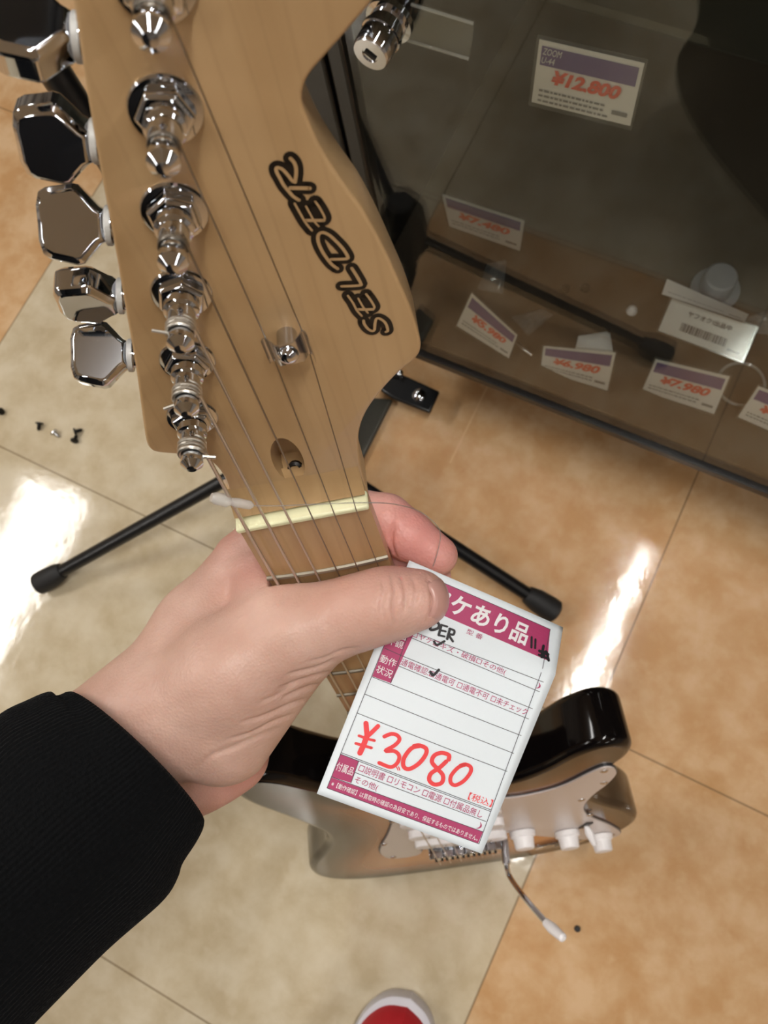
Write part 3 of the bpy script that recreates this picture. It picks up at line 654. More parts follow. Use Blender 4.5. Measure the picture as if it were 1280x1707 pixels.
# ------------------------------------------------------------------ handwritten price card on the guitar
TW, TH_ = 61.0, 90.0
cTL, cTR0, cBR, cBL = at(682, 934, 0.306), at(955, 1053, 0.310), at(803, 1423, 0.300), at(528, 1323, 0.297)
cTR = at(938, 1046, 0.322)
cn = np.cross(cTR0 - cTL, cBL - cTL); cn /= np.linalg.norm(cn)
if cn @ (CPOS - cTL) < 0: cn = -cn
def smooth(x): x = min(1.0, max(0.0, x)); return x * x * (3 - 2 * x)
def card_pt(x, y, off=0.0):
    u, v = x / TW, y / TH_
    # projective weights keep the printed grid straight
    p = (1 - u) * (1 - v) * cTL + u * (1 - v) * cTR0 + u * v * cBR + (1 - u) * v * cBL
    w = max(0.0, (u - 0.55) / 0.45) ** 1.5 * max(0.0, (0.20 - v) / 0.20)
    p = p + (cTR - cTR0) * w
    bow = 0.0025 * math.sin(math.pi * u) * (1 - v) 
    return p + cn * (off + bow)
card = empty('price_card', cBL, 'white and magenta handwritten price card reading 3080 yen, pinched under the thumb', 'price tag')
def cadd(mb, v2, fs, off): mb.add([card_pt(p[0], p[1], off) - np.array(card.location) for p in v2], fs)
nx_, ny_ = 24, 40; g2 = [(TW * i / nx_, TH_ * j / ny_) for j in range(ny_ + 1) for i in range(nx_ + 1)]
q = [(j * (nx_ + 1) + i, j * (nx_ + 1) + i + 1, (j + 1) * (nx_ + 1) + i + 1, (j + 1) * (nx_ + 1) + i) for j in range(ny_) for i in range(nx_)]
sh = MB(); cadd(sh, g2, q, 0)
pb = sh.build('card', M['paper'], card); md = pb.modifiers.new('t', 'SOLIDIFY'); md.thickness = 0.0003; md.offset = 0
def subpoly(poly, n=10, m_=6):
    a, b, c, d = [np.array(p) for p in poly]; vs = []; fs = []
    for j in range(m_ + 1):
        for i in range(n + 1):
            u, v = i / n, j / m_; vs.append((1 - u) * (1 - v) * a + u * (1 - v) * b + u * v * c + (1 - u) * v * d)
    for j in range(m_):
        for i in range(n): k = j * (n + 1) + i; fs.append((k, k + 1, k + n + 2, k + n + 1))
    return vs, fs
for p in TAG_BOXES:
    bx = MB(); cadd(bx, *subpoly(p, 16, 8), 0.00024)
    bx.build('printed_band', M['mag'], card, smooth=False, label='magenta printed band')
ln = MB()
for a, b in TAG_LINES:
    pts = [np.array(a) + (np.array(b) - np.array(a)) * t for t in np.linspace(0, 1, 24)]; cadd(ln, *stroke2d(pts, 0.22, False), 0.00030)
ln.build('ruled_lines', M['line'], card, smooth=False)
INK = {'white': ('reversed_text', M['inkwhite'], 'white lettering on a magenta band'), 'mag': ('printed_text', M['mag'], 'small magenta printed text'), 'red': ('tax_note', M['red'], 'red printed tax note')}
for k, (s, a, b, h, c, bo_) in enumerate(TAG_TEXTS):
    v, f = text2d(s, 0.026 if len(s) == 5 else 0.003); a = np.array(a); ik = MB(); b = np.array(b); e = b - a; L_ = np.linalg.norm(e); e /= L_; nn = np.array([-e[1], e[0]])
    cadd(ik, [a + e * p[0] * L_ + nn * (0.5 - p[1]) * h for p in v], f, 0.00036)
    ik.build(INK[c][0], INK[c][1], card, smooth=False, label=INK[c][2])
rd = MB()
for k, (p, w) in enumerate(TAG_RED): cadd(rd, *stroke2d(p, w), 0.00038 + 0.000004 * k)
rd.build('handwritten_price', M['red'], card, smooth=False, label='red handwritten price')
for nm, i0, i1, lb in (('handwritten_name', 0, 8, 'black handwritten letters'), ('handwritten_scribble', 8, 13, 'black scribble at the band end'), ('tick_mark', 13, 14, 'black tick'), ('tick_mark', 14, 16, 'black tick')):
    bk = MB()
    for k in range(i0, i1): cadd(bk, *stroke2d(*TAG_BLACK[k]), 0.00042 + 0.000004 * k)
    bk.build(nm, M['marker'], card, smooth=False, label=lb)

# clear loop fastener round the neck
f0 = gw(gl(352, 829, 0.004)); fas = empty('tag_fastener', f0, 'clear plastic loop fastener lying across the strings above the nut', 'tag fastener')
fo = np.array(fas.location)
def gpt(px, py, z): return gw(gl(px, py, z))
A_, B_, C_ = gpt(352, 829, 0.0045), gpt(384, 836, 0.0045), gpt(422, 843, 0.0045)
MB(fo).tube([A_, A_ + (B_ - A_) * 0.25, A_ + (B_ - A_) * 0.8, B_], [0.0013, 0.0019, 0.0020, 0.0013], 12).tube([B_, B_ + (C_ - B_) * 0.3, B_ + (C_ - B_) * 0.85, C_], [0.0012, 0.0015, 0.0014, 0.0006], 12).build('plastic_lock', M['clear'], fas)
fil = catmull([C_, gpt(470, 843, 0.0042), gpt(540, 840, 0.0042), gpt(613, 838, 0.0040), gpt(660, 841, -0.001), at(700, 853, 0.290), at(728, 876, 0.293), at(734, 895, 0.298), at(728, 925, 0.302), at(722, 944, 0.3035)], 6)
MB(fo).tube(fil, 0.00020, 6).build('filament', M['filament'], fas)
# ------------------------------------------------------------------ person: left hand, sleeve, legs, shoes
person = empty('person', (0.06, -0.46, 0.0), 'person in a black ribbed sweater gripping the guitar neck, thumb over the price card', 'person')
pO = np.array(person.location)
VOX = 0.0007
def px_(x, y, d, r): return (at(x, y, d), r / 1000)
def gq(x, y, z, r): return (gw((x / 1000, y / 1000, z / 1000)), r / 1000)
palm = [  # pairs of joints: smooth-blended mass of palm, wrist and thumb
    (px_(698, 999, .293, 10.4), px_(640, 1007, .296, 11.5)),
    (px_(640, 1007, .296, 11.5), px_(575, 1027, .299, 11.8)),
    (px_(575, 1027, .299, 11.8), px_(500, 1050, .302, 14.8)),
    (px_(500, 1050, .302, 14.8), px_(385, 1120, .307, 20)),
    (px_(385, 1120, .307, 20), px_(255, 1200, .318, 22)),
    (px_(500, 1085, .312, 13), px_(370, 1215, .318, 21)),
    (px_(400, 935, .328, 10.5), px_(330, 1045, .325, 15)),
    (px_(330, 1045, .325, 15), px_(240, 1180, .322, 19)),
    (px_(425, 990, .352, 12), px_(290, 1200, .335, 20)),
    (px_(450, 1050, .372, 12), px_(310, 1240, .345, 20)),
    (px_(452, 1120, .385, 11), px_(345, 1270, .352, 15)),
    (px_(240, 1190, .322, 19), px_(30, 1310, .318, 22)),
    (px_(330, 1262, .345, 17), px_(140, 1400, .335, 20)),
    (px_(255, 1200, .318, 22), px_(60, 1350, .318, 25)),
    (px_(430, 955, .318, 9), px_(455, 1020, .308, 13)),
]
heel = [(px_(392, 1262, .356, 14), px_(330, 1285, .35, 15))]
fingers = [
    [px_(405, 930, .328, 10.5), gq(-8, -42, -34, 9.6), gq(22.5, -43.5, -20.5, 9.2), px_(680, 893, .3125, 9.3), px_(729, 926, .3125, 7.6)],
    [px_(425, 990, .352, 11.5), gq(-8, -64, -35, 9.8), gq(25, -66, -18, 9.2), gq(33, -68, -6, 8.6), gq(31, -69, 3, 7.4)],
    [px_(450, 1050, .372, 11.5), gq(-8, -85, -35, 9.4), gq(26, -87, -19, 8.8), gq(33, -88, -7, 8.2), gq(30, -89, 2, 7.0)],
    [px_(452, 1120, .385, 10.5), gq(-8, -104, -35, 8.6), gq(25, -106, -20, 8.0), gq(31, -107, -9, 7.4), gq(29, -108, 0, 6.2)],
]
allp = [q for pr in palm + heel for q in pr] + [q for f in fingers for q in f]
lo = np.min([p - r for p, r in allp], 0) - 0.006; hi = np.max([p + r for p, r in allp], 0) + 0.006
nxyz = np.ceil((hi - lo) / VOX).astype(int)
gx, gy, gz = [(lo[k] + VOX * np.arange(nxyz[k])).astype(np.float32) for k in range(3)]
PXX, PYY, PZZ = np.meshgrid(gx, gy, gz, indexing='ij')
def cone_sdf(a, b):
    (pa, ra), (pb_, rb) = a, b
    d = pb_ - pa; L2 = float(d @ d) + 1e-12
    X = PXX - np.float32(pa[0]); Y = PYY - np.float32(pa[1]); Z = PZZ - np.float32(pa[2])
    t = np.clip((X * np.float32(d[0]) + Y * np.float32(d[1]) + Z * np.float32(d[2])) / np.float32(L2), 0, 1)
    return np.sqrt((X - t * np.float32(d[0])) ** 2 + (Y - t * np.float32(d[1])) ** 2 + (Z - t * np.float32(d[2])) ** 2) - (np.float32(ra) + t * np.float32(rb - ra))
def smin(a, b, k):
    h = np.clip(0.5 + 0.5 * (b - a) / k, 0, 1)
    return b + (a - b) * h - k * h * (1 - h)
S = None
for a, b in palm:
    c = cone_sdf(a, b); S = c if S is None else smin(S, c, np.float32(0.009))
for a, b in heel:
    S = smin(S, cone_sdf(a, b), np.float32(0.010))
for f in fingers:
    F = None
    for i in range(len(f) - 1):
        c = cone_sdf(f[i], f[i + 1]); F = c if F is None else smin(F, c, np.float32(0.0025))
    S = smin(S, F, np.float32(0.0022))
# flatten against the neck so that skin touches wood and strings instead of passing through
gi = GR.T
LX = gi[0, 0] * (PXX - GT[0]) + gi[0, 1] * (PYY - GT[1]) + gi[0, 2] * (PZZ - GT[2])
LY = gi[1, 0] * (PXX - GT[0]) + gi[1, 1] * (PYY - GT[1]) + gi[1, 2] * (PZZ - GT[2])
LZ = gi[2, 0] * (PXX - GT[0]) + gi[2, 1] * (PYY - GT[1]) + gi[2, 2] * (PZZ - GT[2])
hwid = 0.0214 + 0.0066 * np.clip(-LY / 0.47, 0, 1)
dtop = LZ - 0.0022                                   # strings
rr_ = np.sqrt((LX / hwid) ** 2 + (np.minimum(LZ + 0.005, 0) / 0.0165) ** 2)
neck_sd = np.maximum((rr_ - 1) * 0.0165, dtop)
S = np.maximum(S, -(neck_sd - np.float32(0.0001))).astype(np.float32)
grid = openvdb.FloatGrid(); grid.background = 1.0
grid.copyFromArray(np.ascontiguousarray(S))
pts_, quads = grid.convertToQuads(0.0)
W_ = pts_ * VOX + lo
# Laplacian smoothing pass
nb_s = np.zeros_like(W_); nb_c = np.zeros(len(W_))
E_ = np.concatenate([quads[:, [0, 1]], quads[:, [1, 2]], quads[:, [2, 3]], quads[:, [3, 0]]])
for _ in range(4):
    nb_s[:] = 0; nb_c[:] = 0
    np.add.at(nb_s, E_[:, 0], W_[E_[:, 1]]); np.add.at(nb_c, E_[:, 0], 1)
    np.add.at(nb_s, E_[:, 1], W_[E_[:, 0]]); np.add.at(nb_c, E_[:, 1], 1)
    W_ = 0.5 * W_ + 0.5 * nb_s / nb_c[:, None]
me = bpy.data.meshes.new('body'); me.from_pydata((W_ - pO).tolist(), [], quads.tolist()); me.update()
bm = bmesh.new(); bm.from_mesh(me); bmesh.ops.recalc_face_normals(bm, faces=bm.faces); bm.to_mesh(me); bm.free()
nv = len(me.vertices); NR = np.zeros(nv * 3); me.vertices.foreach_get('normal', NR); NR = NR.reshape(-1, 3)
cc = (W_ - CPOS) @ RW; PU = IW / 2 + FPX * cc[:, 0] / cc[:, 2]; PV = IH / 2 + FPX * cc[:, 1] / cc[:, 2]
front = np.einsum('ij,ij->i', NR, CPOS - W_) > 0
# skin creases: shallow grooves along the folds at the thumb joint, thumb root, wrist and finger joint
CREASES = [([(636, 962), (640, 985), (634, 1012), (640, 1036)], .45, 3.2), ([(652, 955), (657, 985), (655, 1015), (660, 1045)], .6, 3.0), ([(668, 957), (676, 990), (674, 1020)], .45, 3.0), ([(688, 962), (694, 985), (690, 1010)], .35, 3.0),
           ([(560, 1098), (535, 1112), (505, 1120), (480, 1124)], .7, 3.5), ([(552, 1120), (520, 1130), (490, 1140), (462, 1150)], .75, 3.5), ([(535, 1140), (505, 1150), (470, 1165)], .6, 3.5), ([(515, 1165), (485, 1175), (440, 1195), (400, 1205)], .6, 3.5),
           ([(492, 1190), (455, 1205), (415, 1225), (380, 1232)], .6, 3.5), ([(470, 1212), (430, 1228), (390, 1246), (350, 1262), (318, 1295)], .45, 5), ([(600, 1080), (570, 1085), (540, 1098), (510, 1104)], .4, 3.0), ([(500, 1135), (460, 1160), (430, 1172)], .4, 3),
           ([(660, 872), (652, 893), (652, 915), (660, 930)], .9, 4.0), ([(712, 962), (719, 985), (720, 1010), (714, 1034)], .45, 2.6), ([(560, 1010), (545, 1030), (540, 1050)], .25, 5)]
disp = np.zeros(nv)
for pl, dep, wd in CREASES:
    c_ = np.array(catmull(pl, 6)); dmin = np.full(nv, 1e9); tt = np.zeros(nv)
    for i in range(len(c_) - 1):
        a, b = c_[i], c_[i + 1]; d = b - a; t = np.clip(((PU - a[0]) * d[0] + (PV - a[1]) * d[1]) / (d @ d), 0, 1)
        ds = np.hypot(PU - a[0] - t * d[0], PV - a[1] - t * d[1]); u = ds < dmin; dmin = np.where(u, ds, dmin); tt = np.where(u, (i + t) / (len(c_) - 1), tt)
    disp -= 1.7 * dep / 1000 * np.exp(-(dmin / wd) ** 2) * np.clip(4 * tt * (1 - tt) + 0.15, 0, 1) * front
# tendon and vein relief on the back of the thumb root
for (a, b, hgt, wd) in (((250, 1170), (470, 1055), .5, 22), ((470, 1055), (600, 1010), .25, 14)):
    a = np.array(a, float); b = np.array(b, float); d = b - a; t = np.clip(((PU - a[0]) * d[0] + (PV - a[1]) * d[1]) / (d @ d), 0, 1)
    disp += hgt / 1000 * np.exp(-(np.hypot(PU - a[0] - t * d[0], PV - a[1] - t * d[1]) / wd) ** 2) * front
W_ = W_ + NR * disp[:, None]
me.vertices.foreach_set('co', (W_ - pO).ravel()); me.update()
pink = np.zeros(nv)
for (c, rad, amt) in ((at(690, 900, .3125), .026, .75), (at(640, 865, .315), .020, .5), (at(392, 1270, .35), .022, .6), (at(440, 955, .312), .014, .35), (at(725, 1005, .29), .010, .35), (at(410, 900, .33), .016, .4)):
    pink = np.maximum(pink, amt * np.exp(-(np.linalg.norm(W_ - c, axis=1) / rad) ** 2))
pink = np.maximum(pink, 1.0 * np.exp(-((PU - 668) ** 2 + (PV - 963) ** 2) / 6.0) * front)
at_p = me.attributes.new('pink', 'FLOAT', 'POINT'); at_p.data.foreach_set('value', pink)
hand = link_obj('body', me, M['skin'], person, label='bare left hand wrapped round the guitar neck, thumb across the strings')
# thumbnail: curved plate on the far side of the thumb tip
tc, tr_ = np.array(at(698, 999, .293)), 0.0104
fx, fy, fz = right, down, fwd
ax = fx * 0.86 + fy * -0.05 - fz * 0.30; ax /= np.linalg.norm(ax); sdv = fy - ax * (fy @ ax); sdv /= np.linalg.norm(sdv); upv = np.cross(ax, sdv)
nl = MB(pO); vs = []; fs = []
for j in range(9):
    for i in range(13):
        a = (i / 12 - 0.5) * 1.75; e_ = (j / 8 - 0.5) * 1.6
        rr2 = tr_ + 0.00030 - 0.0005 * (abs(i / 12 - 0.5) * 2) ** 6 - 0.0005 * (abs(j / 8 - 0.5) * 2) ** 6
        dirv = ax * math.cos(a) * math.cos(e_) + sdv * math.sin(a) * math.cos(e_) + upv * math.sin(e_)
        vs.append(tc + dirv * rr2)
for j in range(8):
    for i in range(12): k = j * 13 + i; fs.append((k, k + 1, k + 14, k + 13))
M['nail'] = mat('fingernail', srgb(196, 150, 140), 0.28)
nlo = nl.add(vs, fs).build('thumbnail', M['nail'], person, label='thumbnail seen edge on')
md = nlo.modifiers.new('s', 'SOLIDIFY'); md.thickness = 0.0002; md.offset = -1
# tiny red spot on the thumb
# ---- sleeve: ribbed knit tube widening towards the elbow
ST = [((222, 1268), (93, 129), .313, .036), ((203, 1287), (102, 138), .3115, .037), ((175, 1310), (116, 150), .3095, .038), ((128, 1352), (136, 154), .306, .040), ((30, 1440), (137, 150), .297, .041),
      ((-78, 1535), (144, 160), .287, .043), ((-196, 1640), (157, 174), .275, .045), ((-320, 1750), (167, 185), .264, .047)]
cs = []; 
for (c, hv, d, th) in ST:
    C0 = at(c[0], c[1], d); e1 = (right * hv[0] + down * hv[1]) * d / FPX
    cs.append((C0, e1, th))
# continue to the elbow and the shoulder behind the frame
el_p = np.array([-0.20, -0.36, 0.835]); sh_p = np.array([-0.20, -0.50, 1.16])
nseg = 576; rings = []
def ringpts(C0, e1, th, axis, rib):
    h = np.linalg.norm(e1); u = e1 / h; v = np.cross(axis, u); v /= np.linalg.norm(v); u = np.cross(v, axis)
    out = []
    for k in range(nseg):
        a = 2 * math.pi * k / nseg
        rb = 1 + (0.00024 / h) * (math.cos(a * 144) if rib else 0)
        out.append(C0 + rb * (u * h * math.cos(a) + v * th * math.sin(a)))
    return out
Cs = catmull([c[0] for c in cs], 6); Es = catmull([c[1] for c in cs], 6); Ts = catmull([[c[2]] for c in cs], 6)
for i in range(len(Cs)):
    axis = Cs[min(i + 1, len(Cs) - 1)] - Cs[max(i - 1, 0)]; axis /= np.linalg.norm(axis)
    axis = axis - fwd * 0.28 * max(0.0, 1 - i / 26) ** 1.3; axis /= np.linalg.norm(axis)
    cuff = i < 60
    wv = 1.0 + 0.006 * math.sin(i * 0.55) * min(1, max(0, (i - 10) / 8))
    rings.append(ringpts(Cs[i], Es[i] * wv, Ts[i][0] * wv, axis, cuff))
last = Cs[-1]
for k in range(1, 9):
    t = k / 8; P_ = (1 - t) ** 2 * last + 2 * t * (1 - t) * el_p + t * t * sh_p
    axis = (2 * (1 - t) * (el_p - last) + 2 * t * (sh_p - el_p)); axis /= np.linalg.norm(axis)
    rings.append(ringpts(P_, Es[-1] / np.linalg.norm(Es[-1]) * (0.050 + 0.014 * t), 0.047 + 0.014 * t, axis, False))
# folded-in hem: inner rings at the cuff
ax0 = (Cs[1] - Cs[0]); ax0 /= np.linalg.norm(ax0); ax0 = ax0 - fwd * 0.28; ax0 /= np.linalg.norm(ax0)
inner = [ringpts(Cs[0] - ax0 * 0.0012, Es[0] * 0.975, Ts[0][0] * 0.965, ax0, True), ringpts(Cs[0] + ax0 * 0.002, Es[0] * 0.93, Ts[0][0] * 0.91, ax0, False), ringpts(Cs[0] + ax0 * 0.020, Es[0] * 0.93, Ts[0][0] * 0.90, ax0, False)]
rings = inner[::-1] + rings
vs = [p for r in rings for p in r]; fs = []
for i in range(len(rings) - 1):
    for k in range(nseg): fs.append((i * nseg + k, i * nseg + (k + 1) % nseg, (i + 1) * nseg + (k + 1) % nseg, (i + 1) * nseg + k))
MB(pO).add(vs, fs).build('sleeve', M['knit'], person, auto=False, label='black knit sleeve with a ribbed cuff')
# ---- lower body and torso of the photographer, standing behind the camera
def ellip_loft(mb, secs, n=40):
    vs = []; fs = []
    for (x, y, z, rx, ry) in secs:
        for k in range(n):
            a = 2 * math.pi * k / n; vs.append((x + rx * math.cos(a), y + ry * math.sin(a), z))
    for i in range(len(secs) - 1):
        for k in range(n): fs.append((i * n + k, i * n + (k + 1) % n, (i + 1) * n + (k + 1) % n, (i + 1) * n + k))
    fs += [tuple(range(n - 1, -1, -1)), tuple((len(secs) - 1) * n + k for k in range(n))]
    return mb.add(vs, fs)
tm = MB(pO)
for fx_, fy_ in ((0.045, -0.455), (-0.13, -0.68)):
    hx_ = fx_ * 0.9 - 0.01
    ellip_loft(tm, [(fx_, fy_, 0.035, .062, .075), (fx_, fy_ - .005, 0.10, .060, .070), (fx_ - .002, fy_ - .01, 0.30, .062, .068), ((fx_ + hx_) / 2, fy_ - .01, 0.48, .066, .072), (hx_, -0.52, 0.70, .080, .088), (hx_, -0.53, 0.84, .088, .105)])
ellip_loft(tm, [(-0.04, -0.53, 0.74, .10, .09), (-0.04, -0.53, 0.80, .165, .115), (-0.04, -0.53, 0.90, .165, .115), (-0.04, -0.53, 0.96, .155, .105)])
tm.build('trousers', M['trouser'], person, label='dark trousers')
sw_ = MB(pO)
ellip_loft(sw_, [(-0.04, -0.53, 0.90, .172, .122), (-0.04, -0.53, 0.96, .172, .120), (-0.04, -0.53, 1.08, .178, .115), (-0.035, -0.53, 1.18, .185, .11), (-0.03, -0.535, 1.25, .165, .095), (-0.03, -0.54, 1.29, .09, .07)])
sw_.build('sweater', M['knit'], person, label='black sweater body')
def shoe(name, tx, ty, ang):
    # tx,ty = toe tip on the floor; shoe runs backwards
    ca, sa = math.cos(ang), math.sin(ang)
    def tp(x, y, z): return (tx + x * ca - y * sa, ty + x * sa + y * ca, z)
    prof = [(0.0, 0.002), (0.006, .020), (0.018, .033), (0.04, .043), (0.08, .047), (0.13, .043), (0.18, .037), (0.23, .036), (0.262, .030), (0.275, .012)]
    def foot(off, inner=0):
        L_ = [(-(w + off), -y + (off if y < .01 else 0)) for y, w in prof]; R_ = [((w + off), -y + (off if y < .01 else 0)) for y, w in prof]
        return L_ + R_[::-1]
    ol = [tuple(p) for p in catmull(foot(0.0), 4, True)]
    n = len(ol)
    cxm = np.mean(ol, 0)
    sole = MB(pO); vs = []; fs = []
    for sc, z in ((0.97, 0.0), (1.0, 0.004), (1.0, 0.024), (0.97, 0.029), (0.93, 0.030)):
        vs += [tp(cxm[0] + (p[0] - cxm[0]) * sc, cxm[1] + (p[1] - cxm[1]) * (1 - (1 - sc) * .35), z) for p in ol]
    for r_ in range(4): fs += [(r_ * n + k, r_ * n + (k + 1) % n, (r_ + 1) * n + (k + 1) % n, (r_ + 1) * n + k) for k in range(n)]
    fs += [tuple(range(n - 1, -1, -1)), tuple(4 * n + k for k in range(n))]
    up = MB(pO)
    secs = [(0.93, 0.026, 0), (0.91, 0.040, 0.004), (0.80, 0.056, 0.012), (0.60, 0.070, 0.03), (0.42, 0.082, 0.06)]
    v2 = []; f2 = []
    for sc, z, back in secs:
        v2 += [tp(cxm[0] + (p[0] - cxm[0]) * sc, cxm[1] + (p[1] - cxm[1]) * (sc if p[1] > cxm[1] else 1 - (1 - sc) * .25) - back * 0.5, z) for p in ol]
    for r_ in range(4): f2 += [(r_ * n + k, r_ * n + (k + 1) % n, (r_ + 1) * n + (k + 1) % n, (r_ + 1) * n + k) for k in range(n)]
    f2.append(tuple(4 * n + k for k in range(n)))
    u_ = up.add(v2, f2).build('shoe', M['shoe'], person, label='red canvas shoe with a white rubber rim')
    sole.add(vs, fs).build('rubber_sole', M['shoewhite'], u_, label='white rubber rim and sole')
shoe('shoe', 0.040, -0.272, 0.06)
shoe('shoe', -0.14, -0.50, -0.12)
# ------------------------------------------------------------------ black tripod guitar stand
hub = on_z(488, 737, 0.135)
stand = empty('guitar_stand', (hub[0], hub[1], 0), 'black tripod guitar stand with rubber tipped legs behind the neck', 'stand')
sO = np.array(stand.location)
tips = [on_z(76, 967, 0.016), on_z(912, 1012, 0.016), np.array([-0.49, 0.58, 0.016])]
for k, tp_ in enumerate(tips):
    dv = hub - tp_; L_ = np.linalg.norm(dv); u = dv / L_
    lgm = MB(sO).tube([tp_ + u * 0.01, hub - u * 0.005], 0.0085, 20).build('leg', M['blackmetal'], stand)
    MB(sO).lathe(tp_ - u * 0.014, u, [(0.0105, 0), (0.0145, 0.003), (0.0150, 0.012), (0.0138, 0.030), (0.0110, 0.042), (0.0095, 0.044)], 24).build('rubber_foot', M['rubber'], lgm)
MB(sO).lathe((hub[0], hub[1], 0.10), (0, 0, 1), [(0.016, 0), (0.027, 0.008), (0.030, 0.040), (0.027, 0.075), (0.016, 0.095)], 8).build('leg_hub', M['blackplastic'], stand)
P0 = np.array([hub[0], hub[1], 0.06]); P1 = on_z(122, 168, 0.52); dp = (P1 - P0) / np.linalg.norm(P1 - P0); LP = np.linalg.norm(P1 - P0)
pole = MB(sO).tube([P0, P0 + dp * LP * 0.72], 0.0110, 24).tube([P0 + dp * LP * 0.70, P0 + dp * LP * 1.45], 0.0125, 24).build('pole', M['blackmetal'], stand)
MB(sO).lathe(P0 + dp * LP * 0.66, dp, [(0.0115, 0), (0.0150, 0.004), (0.0150, 0.034), (0.0130, 0.040)], 24).build('height_collar', M['blackplastic'], stand)
PT = P0 + dp * LP * 1.45
yk = MB(sO).tube(catmull([PT + np.array(v) for v in ((-.06, -.07, .03), (-.05, -.01, .012), (0, 0.0, 0), (.05, -.01, .012), (.06, -.07, .03))], 6), 0.009, 14).build('neck_yoke', M['foam'], stand)
# cradle: bar, bracket plate with bolt, foam peg
b0 = on_z(585, 800, 0.012); b1 = on_z(640, 692, 0.016)
def zpt(px, py, z): return on_z(px, py, z)
cbar = MB(sO); pA = [zpt(p[0], p[1], 0.010) for p in ((560, 775), (597, 778), (654, 665), (618, 662))]
vs = [p + np.array([0, 0, 0.0]) for p in pA] + [p + np.array([0, 0, -0.0095]) for p in pA]
cbar.add(vs, [(0, 1, 2, 3), (7, 6, 5, 4), (0, 4, 5, 1), (1, 5, 6, 2), (2, 6, 7, 3), (3, 7, 4, 0)]).build('cradle_bar', M['greybar'], stand, bevel=0.002, label='flat dark grey steel bar')
pB = [zpt(p[0], p[1], 0.035) for p in ((640, 612), (676, 626), (733, 652), (716, 688), (655, 664), (634, 650))]
vs = pB + [p + np.array([0, 0, -0.006]) for p in pB]; n_ = 6
brk = MB(sO).add(vs, [tuple(range(n_)), tuple(range(2 * n_ - 1, n_ - 1, -1))] + [(i, n_ + i, n_ + (i + 1) % n_, (i + 1) % n_) for i in range(n_)]).build('cradle_bracket', M['blackmetal'], stand, bevel=0.0025, seg=3)
bc = zpt(698, 659, 0.036)
MB(sO).lathe(bc, (0, 0, 1), [(0.0085, -0.001), (0.0085, 0.002), (0.0060, 0.0045), (0.0020, 0.0055)], 20).build('bolt', M['chrome'], brk, label='round chrome bolt head')
bc2 = zpt(667, 622, 0.040)
MB(sO).lathe(bc2, (0, 0, 1), [(0.004, -0.006), (0.004, 0.002), (0.0025, 0.003)], 12).build('bolt', M['chrome'], brk)
MB(sO).tube([(hub[0], hub[1], 0.05), (bc2[0] - 0.03, bc2[1] - 0.01, 0.030), (bc2[0], bc2[1], 0.030)], 0.009, 16).build('cradle_arm', M['blackmetal'], stand)

# ------------------------------------------------------------------ glass display case
GY, CX0, CX1, CY1, CZ0, CZT = 0.36, -0.335, 0.95, 0.86, 0.155, 1.75
case = empty('display_case', (0.3, 0.6, 0), 'dark glass fronted display case holding small priced accessories', 'display case')
kO = np.array(case.location)
MB(kO).box((CX0 + .05, GY + .09, 0), (CX1 - .05, CY1, CZ0 + .005)).build('plinth', M['frame'], case, smooth=False)
MB(kO).box((CX0, GY + .008, CZ0), (CX1, CY1, CZ0 + .018)).build('deck', M['casefloor'], case, smooth=False, label='brown case floor')
MB(kO).box((CX0, CY1 - .012, CZ0 + .018), (CX1, CY1, CZT)).build('back_panel', M['casedark'], case, smooth=False)
MB(kO).box((CX0, GY + .02, CZ0 + .018), (CX0 + .012, CY1 - .012, CZT)).build('side_panel', M['frame'], case, smooth=False)
MB(kO).box((CX1 - .012, GY + .02, CZ0 + .018), (CX1, CY1 - .012, CZT)).build('side_panel', M['frame'], case, smooth=False)
MB(kO).box((CX0, GY - .004, CZT), (CX1, CY1, CZT + .06)).build('top_panel', M['frame'], case, smooth=False)
MB(kO).box((CX0, GY - .006, CZ0 - .002), (CX1, GY + .010, CZ0 + .010)).build('bottom_rail', M['frame'], case, smooth=False, bevel=.001)
fr = MB(kO).box((CX0, GY - .008, CZ0 - .008), (-.2755, GY + .02, CZT)).build('corner_post', M['frame'], case, smooth=False, bevel=.002)
MB(kO).box((-.2735, GY - .006, CZ0), (-.2600, GY + .012, CZT)).build('door_stile', M['frame'], case, smooth=False, bevel=.002)
MB(kO).box((CX1 - .05, GY - .008, CZ0 - .008), (CX1, GY + .02, CZT)).build('corner_post', M['frame'], case, smooth=False, bevel=.002)
MB(kO).box((-.2605, GY - .002, CZ0 + .008), (CX1 - .045, GY + .002, CZT)).build('glass_door', M['glass'], case, smooth=False, label='clear reflective glass door')
for zs in (0.62, 1.05, 1.4):
    MB(kO).box((CX0 + .012, GY + .05, zs - .003), (CX1 - .012, CY1 - .02, zs + .003)).build('glass_shelf', M['glass'], case, smooth=False, label='clear glass shelf')
# lock
lb = on_y(652, 30, GY); fcen = None
lk = MB(kO).lathe(lb, (0, -1, 0), [(0.0150, 0.0), (0.0150, 0.004), (0.0118, 0.0045), (0.0118, 0.011), (0.0128, 0.0115), (0.0128, 0.0145), (0.0118, 0.015), (0.0118, 0.0270), (0.0108, 0.0284)], 36).build('lock', M['chrome'], case, label='chrome cylinder lock')
fcen = lb + np.array([0, -0.0286, 0])
MB(kO).lathe(fcen, (0, -1, 0), [(0.0112, -0.0003), (0.0108, 0.0004), (0.0052, 0.0006), (0.0050, -0.001)], 30).build('lock_face', M['chrome_dull'], lk)
MB(kO).obox(fcen + np.array([0, -0.0003, 0]), (0.0034, 0, -0.0022), (0, 0.0007, 0), (0.0006, 0, 0.0010)).build('keyhole', M['holedark'], lk, smooth=False)

